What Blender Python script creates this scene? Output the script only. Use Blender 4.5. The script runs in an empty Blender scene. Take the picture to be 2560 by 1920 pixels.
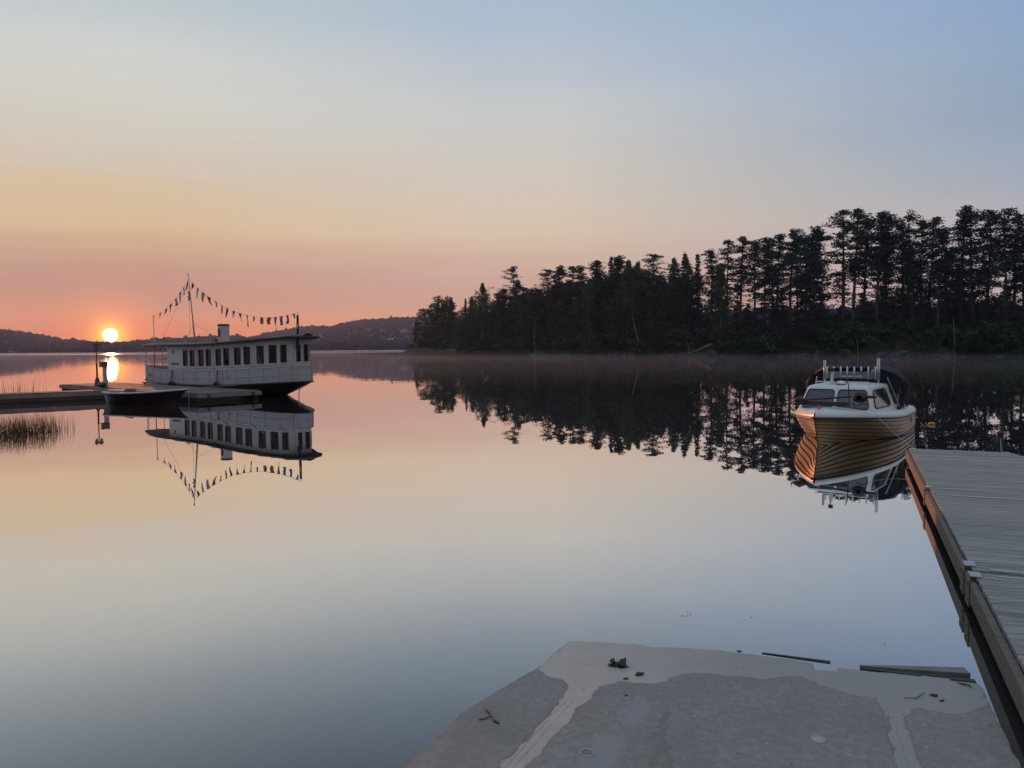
import bpy, math, random
from mathutils import Vector, Matrix
R = math.radians
PI = math.pi
S = bpy.context.scene
C = bpy.data.collections.new('lake_at_sunrise'); S.collection.children.link(C)

# ------------------------------------------------------------------ camera, sky, sun, exposure
EYE = 2.0; FPX = 1923.0; PITCH = math.atan(91/1923); ROLL = .0075
cF = Vector((0, math.cos(PITCH), -math.sin(PITCH)))
u0 = Vector((0, math.sin(PITCH), math.cos(PITCH))); r0 = Vector((1, 0, 0))
cR = math.cos(ROLL)*r0 - math.sin(ROLL)*u0
cU = math.sin(ROLL)*r0 + math.cos(ROLL)*u0
cam = bpy.data.cameras.new('camera'); cam.lens = FPX/2560*36; cam.sensor_width = 36
cam.clip_start = .05; cam.clip_end = 20000
co = bpy.data.objects.new('camera', cam); C.objects.link(co)
m = Matrix((cR, cU, -cF)).transposed().to_4x4(); m.translation = (0, 0, EYE); co.matrix_world = m
S.camera = co
def ray(px, py): return cF + cR*((px-1280)/FPX) - cU*((py-960)/FPX)
def gnd(px, py, z=0.):
    d = ray(px, py); t = (z-EYE)/d.z; return Vector((d.x*t, d.y*t, z))
def atY(px, py, Y):
    d = ray(px, py); t = Y/d.y; return Vector((d.x*t, Y, EYE+d.z*t))

SUN_AZ, SUN_EL = R(-27.5), R(1.02)
def lin(c):
    return tuple(((v/255)/12.92 if v/255 <= .04045 else ((v/255+.055)/1.055)**2.4) for v in c)
class NT:
    """small node-tree writer"""
    def __init__(s, nt): s.nt = nt
    def n(s, t, **k):
        nd = s.nt.nodes.new(t)
        for a, b in k.items(): setattr(nd, a, b)
        return nd
    def l(s, a, b): s.nt.links.new(a, b)
    def put(s, sock, v):
        if hasattr(v, 'is_output') or isinstance(v, bpy.types.NodeSocket): s.l(v, sock)
        else: sock.default_value = v
    def m(s, op, a, b=None, c=None, clamp=False):
        nd = s.n('ShaderNodeMath', operation=op, use_clamp=clamp)
        s.put(nd.inputs[0], a)
        if b is not None: s.put(nd.inputs[1], b)
        if c is not None: s.put(nd.inputs[2], c)
        return nd.outputs[0]
    def v(s, op, a, b=None):
        nd = s.n('ShaderNodeVectorMath', operation=op); s.put(nd.inputs[0], a)
        if b is not None: s.put(nd.inputs[1], b)
        return nd.outputs['Value'] if op in ('DOT_PRODUCT', 'LENGTH') else nd.outputs[0]
    def mix(s, f, a, b, bt='MIX'):
        nd = s.n('ShaderNodeMix', data_type='RGBA', blend_type=bt)
        s.put(nd.inputs[0], f); s.put(nd.inputs[6], a); s.put(nd.inputs[7], b)
        return nd.outputs[2]
    def rng(s, x, a, b, c=0., d=1., smooth=False):
        nd = s.n('ShaderNodeMapRange'); nd.clamp = True
        if smooth: nd.interpolation_type = 'SMOOTHSTEP'
        s.put(nd.inputs[0], x); nd.inputs[1].default_value = a; nd.inputs[2].default_value = b
        nd.inputs[3].default_value = c; nd.inputs[4].default_value = d
        return nd.outputs[0]
    def ramp(s, x, stops, interp='LINEAR'):
        nd = s.n('ShaderNodeValToRGB'); s.put(nd.inputs[0], x); cr = nd.color_ramp; cr.interpolation = interp
        while len(cr.elements) < len(stops): cr.elements.new(.5)
        for e, (p, c) in zip(cr.elements, stops): e.position = p
        for e, (p, c) in zip(cr.elements, stops):
            e.color = (*c, 1) if len(c) == 3 else c
        return nd.outputs[0]
    def noise(s, vec, scale, detail=4, rough=.55, dim='3D'):
        nd = s.n('ShaderNodeTexNoise', noise_dimensions=dim)
        if vec is not None: s.put(nd.inputs['Vector'], vec)
        nd.inputs['Scale'].default_value = scale; nd.inputs['Detail'].default_value = detail
        nd.inputs['Roughness'].default_value = rough
        return nd.outputs[0]

W = bpy.data.worlds.new('World'); S.world = W; W.use_nodes = True
W.node_tree.nodes.clear(); w = NT(W.node_tree)
dirv = w.n('ShaderNodeTexCoord').outputs['Generated']
sep = w.n('ShaderNodeSeparateXYZ'); w.l(dirv, sep.inputs[0])
dz = sep.outputs[2]
el = w.m('MULTIPLY', w.m('ARCSINE', dz), 180/PI)                     # elevation in degrees
cmb = w.n('ShaderNodeCombineXYZ'); w.l(sep.outputs[0], cmb.inputs[0]); w.l(sep.outputs[1], cmb.inputs[1])
flat = w.v('NORMALIZE', cmb.outputs[0])
phi = w.m('MULTIPLY', w.m('ARCCOSINE', w.v('DOT_PRODUCT', flat, (math.sin(SUN_AZ), math.cos(SUN_AZ), 0))), 180/PI)
ex = w.m('ADD', w.m('DIVIDE', el, 40.), .0, clamp=True)
# thin high haze streaks shift the bands a little
az = w.m('ARCTAN2', sep.outputs[0], sep.outputs[1])
cv = w.n('ShaderNodeCombineXYZ'); w.l(w.m('MULTIPLY', az, 1.6), cv.inputs[0]); w.l(w.m('MULTIPLY', el, .42), cv.inputs[1])
ns = w.noise(cv.outputs[0], 1.0, 3, .5)
ns2 = w.noise(cv.outputs[0], 3.1, 3, .55)
sh = w.m('ADD', w.m('MULTIPLY', w.m('SUBTRACT', ns, .5), .06), w.m('MULTIPLY', w.m('SUBTRACT', ns2, .5), .035))
exs = w.m('ADD', ex, w.m('MULTIPLY', sh, w.rng(el, 0, 6)), clamp=True)
def st(lst): return [(e/40., lin(c)) for e, c in sorted(lst)]
left = w.ramp(exs, st([(0, (236, 128, 70)), (1.4, (236, 136, 80)), (2.3, (236, 149, 100)), (3.2, (213, 152, 120)), (4.2, (203, 150, 129)), (5.7, (204, 159, 137)), (7.0, (212, 174, 142)),
    (8, (222, 191, 152)), (9.9, (219, 194, 160)), (11.9, (214, 199, 178)), (14.3, (212, 206, 193)), (16.6, (213, 211, 201)), (18.9, (208, 212, 208)), (21.1, (197, 205, 207)), (27, (172, 188, 200)), (40, (138, 160, 188))]))
cen = w.ramp(exs, st([(0, (236, 164, 118)), (1.8, (238, 174, 128)), (3.2, (222, 170, 142)), (5.0, (212, 174, 156)), (6.8, (216, 185, 163)), (8.3, (221, 198, 174)), (10.3, (217, 202, 182)), (13.2, (210, 203, 193)),
    (15.4, (205, 204, 200)), (18.1, (198, 203, 205)), (19.7, (188, 196, 206)), (21.8, (178, 194, 208)), (24.3, (170, 189, 207)), (29, (152, 173, 198)), (40, (125, 150, 186))]))
rig = w.ramp(exs, st([(0, (214, 176, 168)), (2, (212, 184, 180)), (5, (200, 184, 186)), (8, (182, 181, 189)), (9.5, (170, 177, 187)), (11.5, (157, 173, 190)), (14.3, (147, 166, 190)), (17.6, (143, 168, 196)), (20.8, (140, 167, 203)),
    (28, (122, 150, 190)), (40, (104, 132, 176))]))
bak = w.ramp(exs, st([(0, (178, 166, 166)), (6, (186, 172, 170)), (14, (180, 178, 180)), (25, (164, 172, 182)), (40, (140, 154, 174))]))
sky = w.mix(w.rng(phi, 3, 25), left, cen); sky = w.mix(w.rng(phi, 31, 62), sky, rig); sky = w.mix(w.rng(phi, 62, 125), sky, bak)
sky = w.mix(1., sky, w.m('ADD', .985, w.m('MULTIPLY', ns2, .03)), 'MULTIPLY')
sky = w.mix(w.rng(el, 30, 62), sky, w.mix(1., sky, (2.6, 2.2, 1.8, 1), 'MULTIPLY'))   # sky above the view, brightened to lift the level surfaces
# the sun itself and the air glowing round it
sd = Vector((math.sin(SUN_AZ)*math.cos(SUN_EL), math.cos(SUN_AZ)*math.cos(SUN_EL), math.sin(SUN_EL)))
ang = w.m('MULTIPLY', w.m('ARCCOSINE', w.m('MINIMUM', w.v('DOT_PRODUCT', dirv, tuple(sd)), 1.)), 180/PI)
def gauss(width): return w.m('EXPONENT', w.m('MULTIPLY', w.m('POWER', w.m('DIVIDE', ang, width), 2.), -1.))
def add(base, f, col):
    return w.mix(1., base, w.mix(f, (0, 0, 0, 1), (*col, 1)), 'ADD')
sky = add(sky, gauss(2.4), (.42, .09, .0))
sky = add(sky, gauss(.78), (1.6, .95, .0))
sky = add(sky, w.rng(ang, .27, .47, 1., 0.), (12., 9.5, 6.))
bg = w.n('ShaderNodeBackground'); w.l(sky, bg.inputs[0]); bg.inputs[1].default_value = 1.0
wo = w.n('ShaderNodeOutputWorld'); w.l(bg.outputs[0], wo.inputs[0])
W.cycles.sampling_method = 'MANUAL'; W.cycles.sample_map_resolution = 1024

sl = bpy.data.lights.new('sun', 'SUN'); sl.energy = 5.0; sl.angle = R(.53); sl.color = (1, .31, .10)
so = bpy.data.objects.new('sun', sl); C.objects.link(so); so.location = (-40, 80, 30)
sdl = Vector((math.sin(SUN_AZ)*math.cos(R(1.5)), math.cos(SUN_AZ)*math.cos(R(1.5)), math.sin(R(1.5))))
so.rotation_euler = (-sdl).to_track_quat('-Z', 'Y').to_euler()
S.view_settings.view_transform = 'Standard'; S.view_settings.look = 'None'
S.view_settings.exposure = 0; S.view_settings.gamma = 1
S.render.engine = 'CYCLES'
S.cycles.use_denoising = True
S.cycles.max_bounces = 6; S.cycles.diffuse_bounces = 2; S.cycles.glossy_bounces = 4
S.cycles.transparent_max_bounces = 8; S.cycles.volume_bounces = 0
S.cycles.sample_clamp_indirect = 4; S.cycles.caustics_reflective = False

# ------------------------------------------------------------------ materials
MATS = {}
def mat(name, col, rough=.7, var=.25, scale=4., metal=0., col2=None, bump=0., coords='Object', attr=None, spec=.5, stretch=None, alpha=None):
    if name in MATS: return MATS[name]
    M = bpy.data.materials.new(name); M.use_nodes = True; M.node_tree.nodes.clear(); t = NT(M.node_tree)
    tc = t.n('ShaderNodeTexCoord').outputs[coords]
    if stretch:
        mp = t.n('ShaderNodeMapping'); t.l(tc, mp.inputs[0]); mp.inputs['Scale'].default_value = stretch; tc = mp.outputs[0]
    nz = t.noise(tc, scale, 5, .6)
    f = t.rng(nz, .3, .7)
    c2 = col2 if col2 else tuple(v*(1-var) for v in col)
    c = t.mix(f, (*col, 1), (*c2, 1))
    if attr:
        a = t.n('ShaderNodeAttribute'); a.attribute_name = attr
        c = t.mix(1., c, t.m('ADD', .72, t.m('MULTIPLY', a.outputs['Fac'], .56)), 'MULTIPLY')
    p = t.n('ShaderNodeBsdfPrincipled'); t.l(c, p.inputs['Base Color'])
    t.put(p.inputs['Roughness'], t.m('ADD', rough-.08, t.m('MULTIPLY', nz, .16), clamp=True))
    p.inputs['Metallic'].default_value = metal
    p.inputs['Specular IOR Level'].default_value = spec
    if bump:
        b = t.n('ShaderNodeBump'); b.inputs['Strength'].default_value = .6; b.inputs['Distance'].default_value = bump
        t.l(t.noise(tc, scale*4, 6, .65), b.inputs['Height']); t.l(b.outputs[0], p.inputs['Normal'])
    o = t.n('ShaderNodeOutputMaterial'); t.l(p.outputs[0], o.inputs[0])
    MATS[name] = M; return M

def water_mat():
    M = bpy.data.materials.new('lake_water'); M.use_nodes = True; M.node_tree.nodes.clear(); t = NT(M.node_tree)
    geo = t.n('ShaderNodeNewGeometry').outputs['Position']
    sp = t.n('ShaderNodeSeparateXYZ'); t.l(geo, sp.inputs[0])
    Y = sp.outputs[1]
    dist = t.v('LENGTH', geo)
    lw = t.n('ShaderNodeLayerWeight'); lw.inputs[0].default_value = .5
    fr = t.ramp(lw.outputs['Facing'], [(0, (.03,)*3), (.40, (.06,)*3), (.524, (.20,)*3), (.58, (.31,)*3), (.637, (.46,)*3), (.69, (.63,)*3), (.758, (.82,)*3), (.845, (.88,)*3), (.92, (.91,)*3), (1, (.96,)*3)])
    # gentle swell: long and short ripples
    mp = t.n('ShaderNodeMapping'); t.l(geo, mp.inputs[0]); mp.inputs['Scale'].default_value = (.55, 1., 1.)
    h1 = t.noise(mp.outputs[0], .45, 2, .5); h2 = t.noise(mp.outputs[0], 2.2, 2, .5)
    # slicks: where a breath of wind touches the lake
    mp2 = t.n('ShaderNodeMapping'); t.l(geo, mp2.inputs[0]); mp2.inputs['Scale'].default_value = (.0016, .0085, 1.)
    sl_ = t.rng(t.noise(mp2.outputs[0], 1., 3, .5), .46, .62)
    far = t.rng(dist, 330, 520)
    ruf = t.m('MULTIPLY', far, sl_)
    bm = t.n('ShaderNodeBump'); bm.inputs['Distance'].default_value = 1.
    t.l(t.m('ADD', .25, t.m('MULTIPLY', t.rng(dist, 14, 150), 2.1)), bm.inputs['Strength']); bm.inputs['Strength'].default_value = 1.
    t.l(t.m('ADD', t.m('MULTIPLY', h1, .0040), t.m('MULTIPLY', h2, .0010)), bm.inputs['Height'])
    gl = t.n('ShaderNodeBsdfAnisotropic' if False else 'ShaderNodeBsdfGlossy'); gl.distribution = 'GGX'
    gl.inputs['Color'].default_value = (1, 1, 1, 1)
    t.l(t.m('ADD', .004, t.m('MULTIPLY', ruf, .30)), gl.inputs['Roughness']); t.l(bm.outputs[0], gl.inputs['Normal'])
    df = t.n('ShaderNodeBsdfDiffuse'); df.inputs[0].default_value = (.046, .045, .044, 1)
    mx = t.n('ShaderNodeMixShader'); t.l(fr, mx.inputs[0]); t.l(df.outputs[0], mx.inputs[1]); t.l(gl.outputs[0], mx.inputs[2])
    o = t.n('ShaderNodeOutputMaterial'); t.l(mx.outputs[0], o.inputs[0]); return M

def foliage_mat(name, a, b):
    M = bpy.data.materials.new(name); M.use_nodes = True; M.node_tree.nodes.clear(); t = NT(M.node_tree)
    tc = t.n('ShaderNodeTexCoord').outputs['Object']
    nz = t.noise(tc, .9, 3, .6)
    at = t.n('ShaderNodeAttribute'); at.attribute_name = 'v'
    f = t.m('ADD', t.m('MULTIPLY', nz, .7), t.m('MULTIPLY', t.m('SUBTRACT', at.outputs['Fac'], .5), .7), clamp=True)
    c = t.mix(f, (*a, 1), (*b, 1))
    oi = t.n('ShaderNodeObjectInfo'); c = t.mix(1., c, t.m('ADD', .7, t.m('MULTIPLY', oi.outputs['Random'], .6)), 'MULTIPLY')
    d = t.n('ShaderNodeBsdfDiffuse'); t.l(c, d.inputs[0])
    tr = t.n('ShaderNodeBsdfTranslucent'); t.l(c, tr.inputs[0])
    mx = t.n('ShaderNodeMixShader'); mx.inputs[0].default_value = .22; t.l(d.outputs[0], mx.inputs[1]); t.l(tr.outputs[0], mx.inputs[2])
    o = t.n('ShaderNodeOutputMaterial'); t.l(mx.outputs[0], o.inputs[0]); MATS[name] = M; return M

M_NEEDLE = foliage_mat('pine_needles', (.024, .046, .042), (.056, .095, .072))
M_LEAF = foliage_mat('birch_leaves', (.038, .075, .034), (.10, .16, .07))
M_BROAD = foliage_mat('broad_leaves', (.03, .06, .035), (.07, .12, .058))
M_SPRUCE = foliage_mat('spruce_needles', (.025, .045, .038), (.06, .10, .075))
M_BUSH = foliage_mat('bush_leaves', (.02, .045, .022), (.06, .11, .045))
M_REED = foliage_mat('reed_blades', (.07, .052, .03), (.16, .12, .065))
M_BARK = mat('pine_bark', (.075, .05, .038), .9, .5, 1.2)
M_BIRCH = mat('birch_bark', (.26, .25, .23), .8, .7, 2.2)
M_WHITE = mat('white_boat_paint', (.44, .43, .44), .5, .12, 1.3)
M_CLOTH = mat('white_weather_cloth', (.37, .37, .40), .85, .14, 2.5, bump=.004)
M_DARK = mat('dark_hull_tar', (.020, .016, .016), .45, .4, 2.)
M_ROOF = mat('brown_roof_edge', (.055, .028, .024), .7, .3, 2.)
M_ROOFTOP = mat('grey_roof_canvas', (.13, .10, .095), .8, .2, 2.)
M_BLACK = mat('black_plastic', (.012, .012, .014), .45, .3, 8.)
M_NAVY = mat('navy_canvas', (.010, .013, .032), .85, .4, 6., bump=.006)
M_STEEL = mat('stainless_steel', (.48, .47, .47), .28, .1, 5., metal=1.)
M_RED = mat('red_cloth', (.45, .03, .04), .8, .2, 8.)
M_BLUE = mat('blue_cloth', (.03, .08, .28), .8, .2, 8.)
M_YEL = mat('yellow_cloth', (.65, .42, .03), .8, .2, 8.)
M_WCL = mat('white_cloth', (.62, .60, .60), .8, .2, 8.)
M_BLK = mat('black_cloth', (.03, .03, .035), .8, .2, 8.)
M_VARN = mat('varnished_wood', (.20, .08, .035), .4, .35, 6.)
M_ROPE = mat('pale_rope', (.35, .32, .28), .9, .3, 30.)
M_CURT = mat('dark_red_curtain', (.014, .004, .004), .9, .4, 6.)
M_ROCK = mat('shore_granite', (.085, .09, .098), .9, .6, .9, bump=.05)
M_FASC = mat('jetty_fascia_wood', (.17, .138, .105), .85, .45, 3., bump=.004, stretch=(1, 8, 8))
M_TIMB = mat('dark_jetty_timber', (.05, .03, .025), .85, .4, 2., bump=.004)
M_DECK = mat('weathered_deck_planks', (.275, .272, .245), .75, .45, 2.2, bump=.003, attr='v', stretch=(1.2, 14, 14), col2=(.14, .145, .135))
M_PDECK = mat('pier_deck_planks', (.16, .12, .11), .85, .35, 2., attr='v', stretch=(1.2, 10, 10))
M_GALV = mat('galvanised_bracket', (.45, .47, .48), .45, .2, 9., metal=.7)
M_GLASS = None
def glass(name, tint, tr):
    M = bpy.data.materials.new(name); M.use_nodes = True; M.node_tree.nodes.clear(); t = NT(M.node_tree)
    g = t.n('ShaderNodeBsdfGlossy'); g.inputs['Roughness'].default_value = .03
    T = t.n('ShaderNodeBsdfTransparent'); T.inputs[0].default_value = (*tint, 1)
    fr = t.n('ShaderNodeFresnel'); fr.inputs[0].default_value = 1.25
    mx = t.n('ShaderNodeMixShader'); t.l(t.m('ADD', fr.outputs[0], 1-tr, clamp=True), mx.inputs[0]); t.l(T.outputs[0], mx.inputs[1]); t.l(g.outputs[0], mx.inputs[2])
    o = t.n('ShaderNodeOutputMaterial'); t.l(mx.outputs[0], o.inputs[0]); MATS[name] = M; return M
M_GLASS = glass('cabin_window_glass', (.6, .5, .5), .995)
M_SHIELD = mat('dark_windshield_glass', (.02, .025, .03), .10, .2, 3., spec=.9)

# ------------------------------------------------------------------ mesh builder
class MB:
    def __init__(s): s.v = []; s.f = []; s.mi = []; s.a = []
    def quad(s, *pts, m=0, a=.5):
        k = len(s.v); s.v += [tuple(p) for p in pts]; s.f.append(tuple(range(k, k+len(pts)))); s.mi.append(m); s.a.append(a)
    def box(s, c, d, rot=None, m=0, a=.5):
        """centre, full sizes, optional 3x3/4x4 rotation"""
        k = len(s.v)
        for x in (-.5, .5):
            for y in (-.5, .5):
                for z in (-.5, .5):
                    p = Vector((x*d[0], y*d[1], z*d[2]))
                    if rot is not None: p = rot @ p
                    s.v.append(tuple(p+Vector(c)))
        for q in ((0, 1, 3, 2), (4, 6, 7, 5), (0, 4, 5, 1), (2, 3, 7, 6), (0, 2, 6, 4), (1, 5, 7, 3)):
            s.f.append(tuple(k+i for i in q)); s.mi.append(m); s.a.append(a)
    def tube(s, pts, rad, n=8, m=0, cap=True, a=.5):
        pts = [Vector(p) for p in pts]
        if not hasattr(rad, '__len__'): rad = [rad]*len(pts)
        k = len(s.v); prev = None
        for i, p in enumerate(pts):
            d = (pts[min(i+1, len(pts)-1)]-pts[max(i-1, 0)])
            if d.length < 1e-9: d = Vector((0, 0, 1))
            d.normalize()
            if prev is None:
                up = Vector((0, 0, 1)) if abs(d.z) < .9 else Vector((1, 0, 0))
                x = d.cross(up).normalized()
            else:
                x = (prev-d*prev.dot(d)).normalized()
            prev = x; y = d.cross(x)
            for j in range(n):
                t = 2*PI*j/n; s.v.append(tuple(p+(x*math.cos(t)+y*math.sin(t))*rad[i]))
        for i in range(len(pts)-1):
            for j in range(n):
                s.f.append((k+i*n+j, k+i*n+(j+1) % n, k+(i+1)*n+(j+1) % n, k+(i+1)*n+j)); s.mi.append(m); s.a.append(a)
        if cap:
            s.f.append(tuple(k+j for j in reversed(range(n)))); s.mi.append(m); s.a.append(a)
            s.f.append(tuple(k+(len(pts)-1)*n+j for j in range(n))); s.mi.append(m); s.a.append(a)
    def loft(s, rows, m=0, closed=False, a=.5):
        """rows: lists of equal length; faces between successive rows. m may be a list per strip inside a row"""
        k = len(s.v); n = len(rows[0])
        for r in rows: s.v += [tuple(p) for p in r]
        for i in range(len(rows)-1):
            for j in range(n if closed else n-1):
                j2 = (j+1) % n
                s.f.append((k+i*n+j, k+i*n+j2, k+(i+1)*n+j2, k+(i+1)*n+j))
                s.mi.append(m[j] if isinstance(m, (list, tuple)) else m); s.a.append(a)
    def lathe(s, prof, c=(0, 0, 0), n=16, m=0):
        rows = [[(c[0]+r*math.cos(2*PI*j/n), c[1]+r*math.sin(2*PI*j/n), c[2]+z) for j in range(n)] for r, z in prof]
        s.loft(rows, m, True)
        k = len(s.v)
        s.quad(*[rows[-1][j] for j in range(n)], m=m); s.quad(*[rows[0][j] for j in reversed(range(n))], m=m)
    def build(s, name, mats, parent=None, smooth=False, attr=False):
        me = bpy.data.meshes.new(name); me.from_pydata(s.v, [], s.f)
        if not isinstance(mats, (list, tuple)): mats = [mats]
        for x in mats: me.materials.append(x)
        me.polygons.foreach_set('material_index', s.mi)
        if smooth: me.polygons.foreach_set('use_smooth', [True]*len(s.f))
        if attr:
            at = me.attributes.new('v', 'FLOAT', 'FACE'); at.data.foreach_set('value', s.a)
        me.update()
        o = bpy.data.objects.new(name, me); C.objects.link(o)
        if parent: o.parent = parent
        return o
    def merge(s):
        """weld equal vertices so smooth shading works"""
        d = {}; idx = []; nv = []
        for p in s.v:
            q = (round(p[0], 4), round(p[1], 4), round(p[2], 4))
            if q not in d: d[q] = len(nv); nv.append(p)
            idx.append(d[q])
        nf = []; nm = []; na = []
        for f, mi, a in zip(s.f, s.mi, s.a):
            g = []
            for i in f:
                if idx[i] not in g: g.append(idx[i])
            if len(g) > 2: nf.append(tuple(g)); nm.append(mi); na.append(a)
        s.v, s.f, s.mi, s.a = nv, nf, nm, na; return s

def tag(o, label=None, cat=None, group=None, kind=None):
    if label: o['label'] = label
    if cat: o['category'] = cat
    if group: o['group'] = group
    if kind: o['kind'] = kind
    return o
def thing(name, label, cat, loc=(0, 0, 0), rotz=0., group=None):
    o = bpy.data.objects.new(name, None); C.objects.link(o); o.location = loc; o.rotation_euler = (0, 0, rotz)
    o.empty_display_size = .3
    return tag(o, label, cat, group)
def copy_tree(o, parent=None):
    c = o.copy(); C.objects.link(c); c.parent = parent
    for ch in list(o.children): copy_tree(ch, c)
    return c
rnd = random.Random(7)

# ------------------------------------------------------------------ water and ground
def disc(name, z, r, m, n=96):
    b = MB(); rings = [0, 6, 20, 60, 150, 400, 900, r]   # z
    rows = [[(q*math.cos(2*PI*j/n), q*math.sin(2*PI*j/n), z) for j in range(n)] for q in rings[1:]]
    b.quad(*rows[0]); b.loft(rows, 0, True)
    o = b.build(name, m); tag(o, kind='structure'); return o
disc('water', 0, 2380, water_mat())
disc('lake_bed', -3.0, 2385, mat('lake_bed_mud', (.05, .045, .035), .9))

# shoreline of the wooded point, left tip to beyond the right frame edge
SH = [(-38, 246), (-29.6, 236), (-14, 206), (0, 188), (17, 170), (34, 156), (46, 146), (58, 137), (68, 129), (77, 122), (95, 112), (120, 104), (150, 98)]
def shore(s):
    """s in [0,1] by arc index -> point and inland direction"""
    x = s*(len(SH)-1); i = min(int(x), len(SH)-2); t = x-i
    p = Vector(SH[i]).lerp(Vector(SH[i+1]), t)
    a = Vector(SH[max(i-1, 0)]); b = Vector(SH[min(i+2, len(SH)-1)])
    d = (b-a).normalized(); return p, Vector((-d.y, d.x))
def shore_at_px(px):
    lo, hi = 0., 1.
    for _ in range(30):
        md = (lo+hi)/2; p, n = shore(md)
        if p.x/p.y < (px-1280)/FPX: lo = md
        else: hi = md
    return lo
from mathutils import noise as mn
def land_h(s, q):
    """height of the point q metres inland"""
    p, n = shore(s)
    w_ = 46*min(1, .12+s*4.5)
    e = max(0, min(1, q/3.5)); back = max(0, min(1, (w_-q)/8))
    h = (.9+1.3*math.sin(min(1, q/w_)*PI))*min(e, 1)*back
    px = 1280+FPX*p.x/p.y
    h += 3.2*math.exp(-((px-2240)/90)**2-((q-9)/6)**2) + 1.2*math.exp(-((px-1700)/160)**2-((q-14)/8)**2)
    h += .5*mn.noise(Vector((p.x*.15+n.x*q*.15, p.y*.15+n.y*q*.15, 3)))*e
    return h*(min(1, back*2)) - .5*(1-e)
b = MB(); NS, NQ = 150, 34
rows = []
for i in range(NS+1):
    s = i/NS; p, n = shore(s); w_ = 46*min(1, .12+s*4.5); row = []
    for j in range(NQ+1):
        q = -1.5+(w_+1.5)*(j/NQ)**1.3; pt = p+n*q
        row.append((pt.x, pt.y, land_h(s, q) if q > 0 else -.5))
    rows.append(row)
b.loft(rows); 
o = b.build('wooded_point_ground', mat('forest_floor', (.045, .038, .026), .95, .4, .5, col2=(.03, .045, .018)), smooth=True); tag(o, kind='structure')

# far hills round the lake: ridge profile in picture columns (px -> ridge y), real ridge about 1.5 km off
PROF = [(-500, 800), (-250, 806), (-100, 812), (0, 821), (50, 827), (100, 835), (150, 847), (200, 849), (235, 854), (262, 858), (292, 859), (315, 854), (350, 850), (400, 845), (460, 844), (500, 840), (560, 837),  # dip below the sun is shaped so its glare shows over the ridge
        (600, 837), (620, 842), (680, 828), (740, 817), (800, 812), (825, 814), (846, 808), (910, 796), (955, 796), (990, 791), (1030, 790), (1100, 794), (1250, 806), (1450, 800), (1600, 790), (1750, 780),
        (1890, 775), (2050, 772), (2270, 768), (2450, 768), (2700, 760), (3100, 765)]
def prof(px):
    for (a, ya), (b_, yb) in zip(PROF, PROF[1:]):
        if px <= b_: return ya+(yb-ya)*(px-a)/(b_-a)
    return PROF[-1][1]
def hill_far(px):   # ridge distance, shore distance
    k = max(0, min(1, (px-480)/250)); return 1250+350*k-600*max(0, min(1, (px-1150)/500)), 900+60*k-330*max(0, min(1, (px-1150)/500))
def hill_pt(px, v):
    """v 0 shore .. 1 ridge .. beyond"""
    rd, sdn = hill_far(px); y = prof(px)
    top = atY(px, y, rd); H = top.z-7.5*rd/1500
    D = sdn+(rd-sdn)*v
    k = min(v, 1.)
    h = H*(.5*k+.5*k*k*(3-2*k)) if v <= 1 else H*(1-.3*(v-1))
    h *= 1+.10*mn.noise(Vector((px*.01, v*2.5, 0)))*(1-k)*2
    d = ray(px, 869); X = d.x/d.y*D
    return Vector((X, D, h+.6 if v > 0 else -1.))
b = MB(); rows = []
cols = [-500+3600*i/360 for i in range(361)]
for j in range(15):
    v = [0, .004, .03, .08, .15, .24, .34, .45, .56, .67, .78, .88, .95, 1., 1.35][j]
    rows.append([hill_pt(px, v) for px in cols])
b.loft(rows)
M_HILL = mat('hill_ground', (.035, .045, .03), .95, .4, .004, coords='Object', col2=(.05, .065, .03))
o = b.build('hills', M_HILL, smooth=True); tag(o, kind='structure')

# the wood on the hills
def canopy(b, p, h, w_, kind, r):
    k = len(b.v); n = 6; a0 = r.random()*6; av = r.random()
    if kind == 0:
        prof_ = [(.5, .12), (.36, .45), (.18, .75)]
    else:
        prof_ = [(.36, .15), (.55, .5), (.38, .82)]
    for rr, z in prof_:
        for j in range(n):
            q = rr*w_*(1+r.uniform(-.2, .2)); t = a0+2*PI*j/n
            b.v.append((p.x+q*math.cos(t), p.y+q*math.sin(t), p.z+z*h*(1+r.uniform(-.05, .05))))
    b.v.append((p.x, p.y, p.z+h)); tp = len(b.v)-1
    for i in range(2):
        for j in range(n):
            b.f.append((k+i*n+j, k+i*n+(j+1) % n, k+(i+1)*n+(j+1) % n, k+(i+1)*n+j)); b.mi.append(0); b.a.append(av)
    for j in range(n): b.f.append((k+2*n+j, k+2*n+(j+1) % n, tp)); b.mi.append(0); b.a.append(av)
M_FARW = foliage_mat('far_wood', (.016, .020, .018), (.034, .040, .032))
b = MB(); r = random.Random(3)
for i in range(19000):
    px = r.uniform(-300, 3000)
    if 1120 < px < 1550 and r.random() < .6: continue
    v = r.random()**.9 if i % 3 else r.uniform(.85, 1.02)
    if v < .03: continue
    if 2225 < px < 2300 and v < .55: continue      # pasture
    pt = hill_pt(px, v); pt.z -= 1.5
    sc = pt.y/1500
    canopy(b, pt, (r.uniform(4, 8.5)+(4*r.random() if r.random() < .12 else 0))*(.55+.45*sc), r.uniform(6, 11)*sc, 0 if r.random() < .6 else 1, r)
o = b.build('far_wood', M_FARW, smooth=False, attr=True); tag(o, 'hazy mixed wood covering the far hills', 'wood', kind='stuff')
b = MB()
for i in range(900):     # bigger trees down at the far shore
    px = r.uniform(-60, 1100)
    v = r.uniform(.004, .07); pt = hill_pt(px, v)
    big = 1.5 if 880 < px < 950 or 820 < px < 860 else 1.
    if r.random() > .55 and px < 600: continue
    canopy(b, pt, r.uniform(6, 13)*big, r.uniform(9, 16), 1, r)
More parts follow.
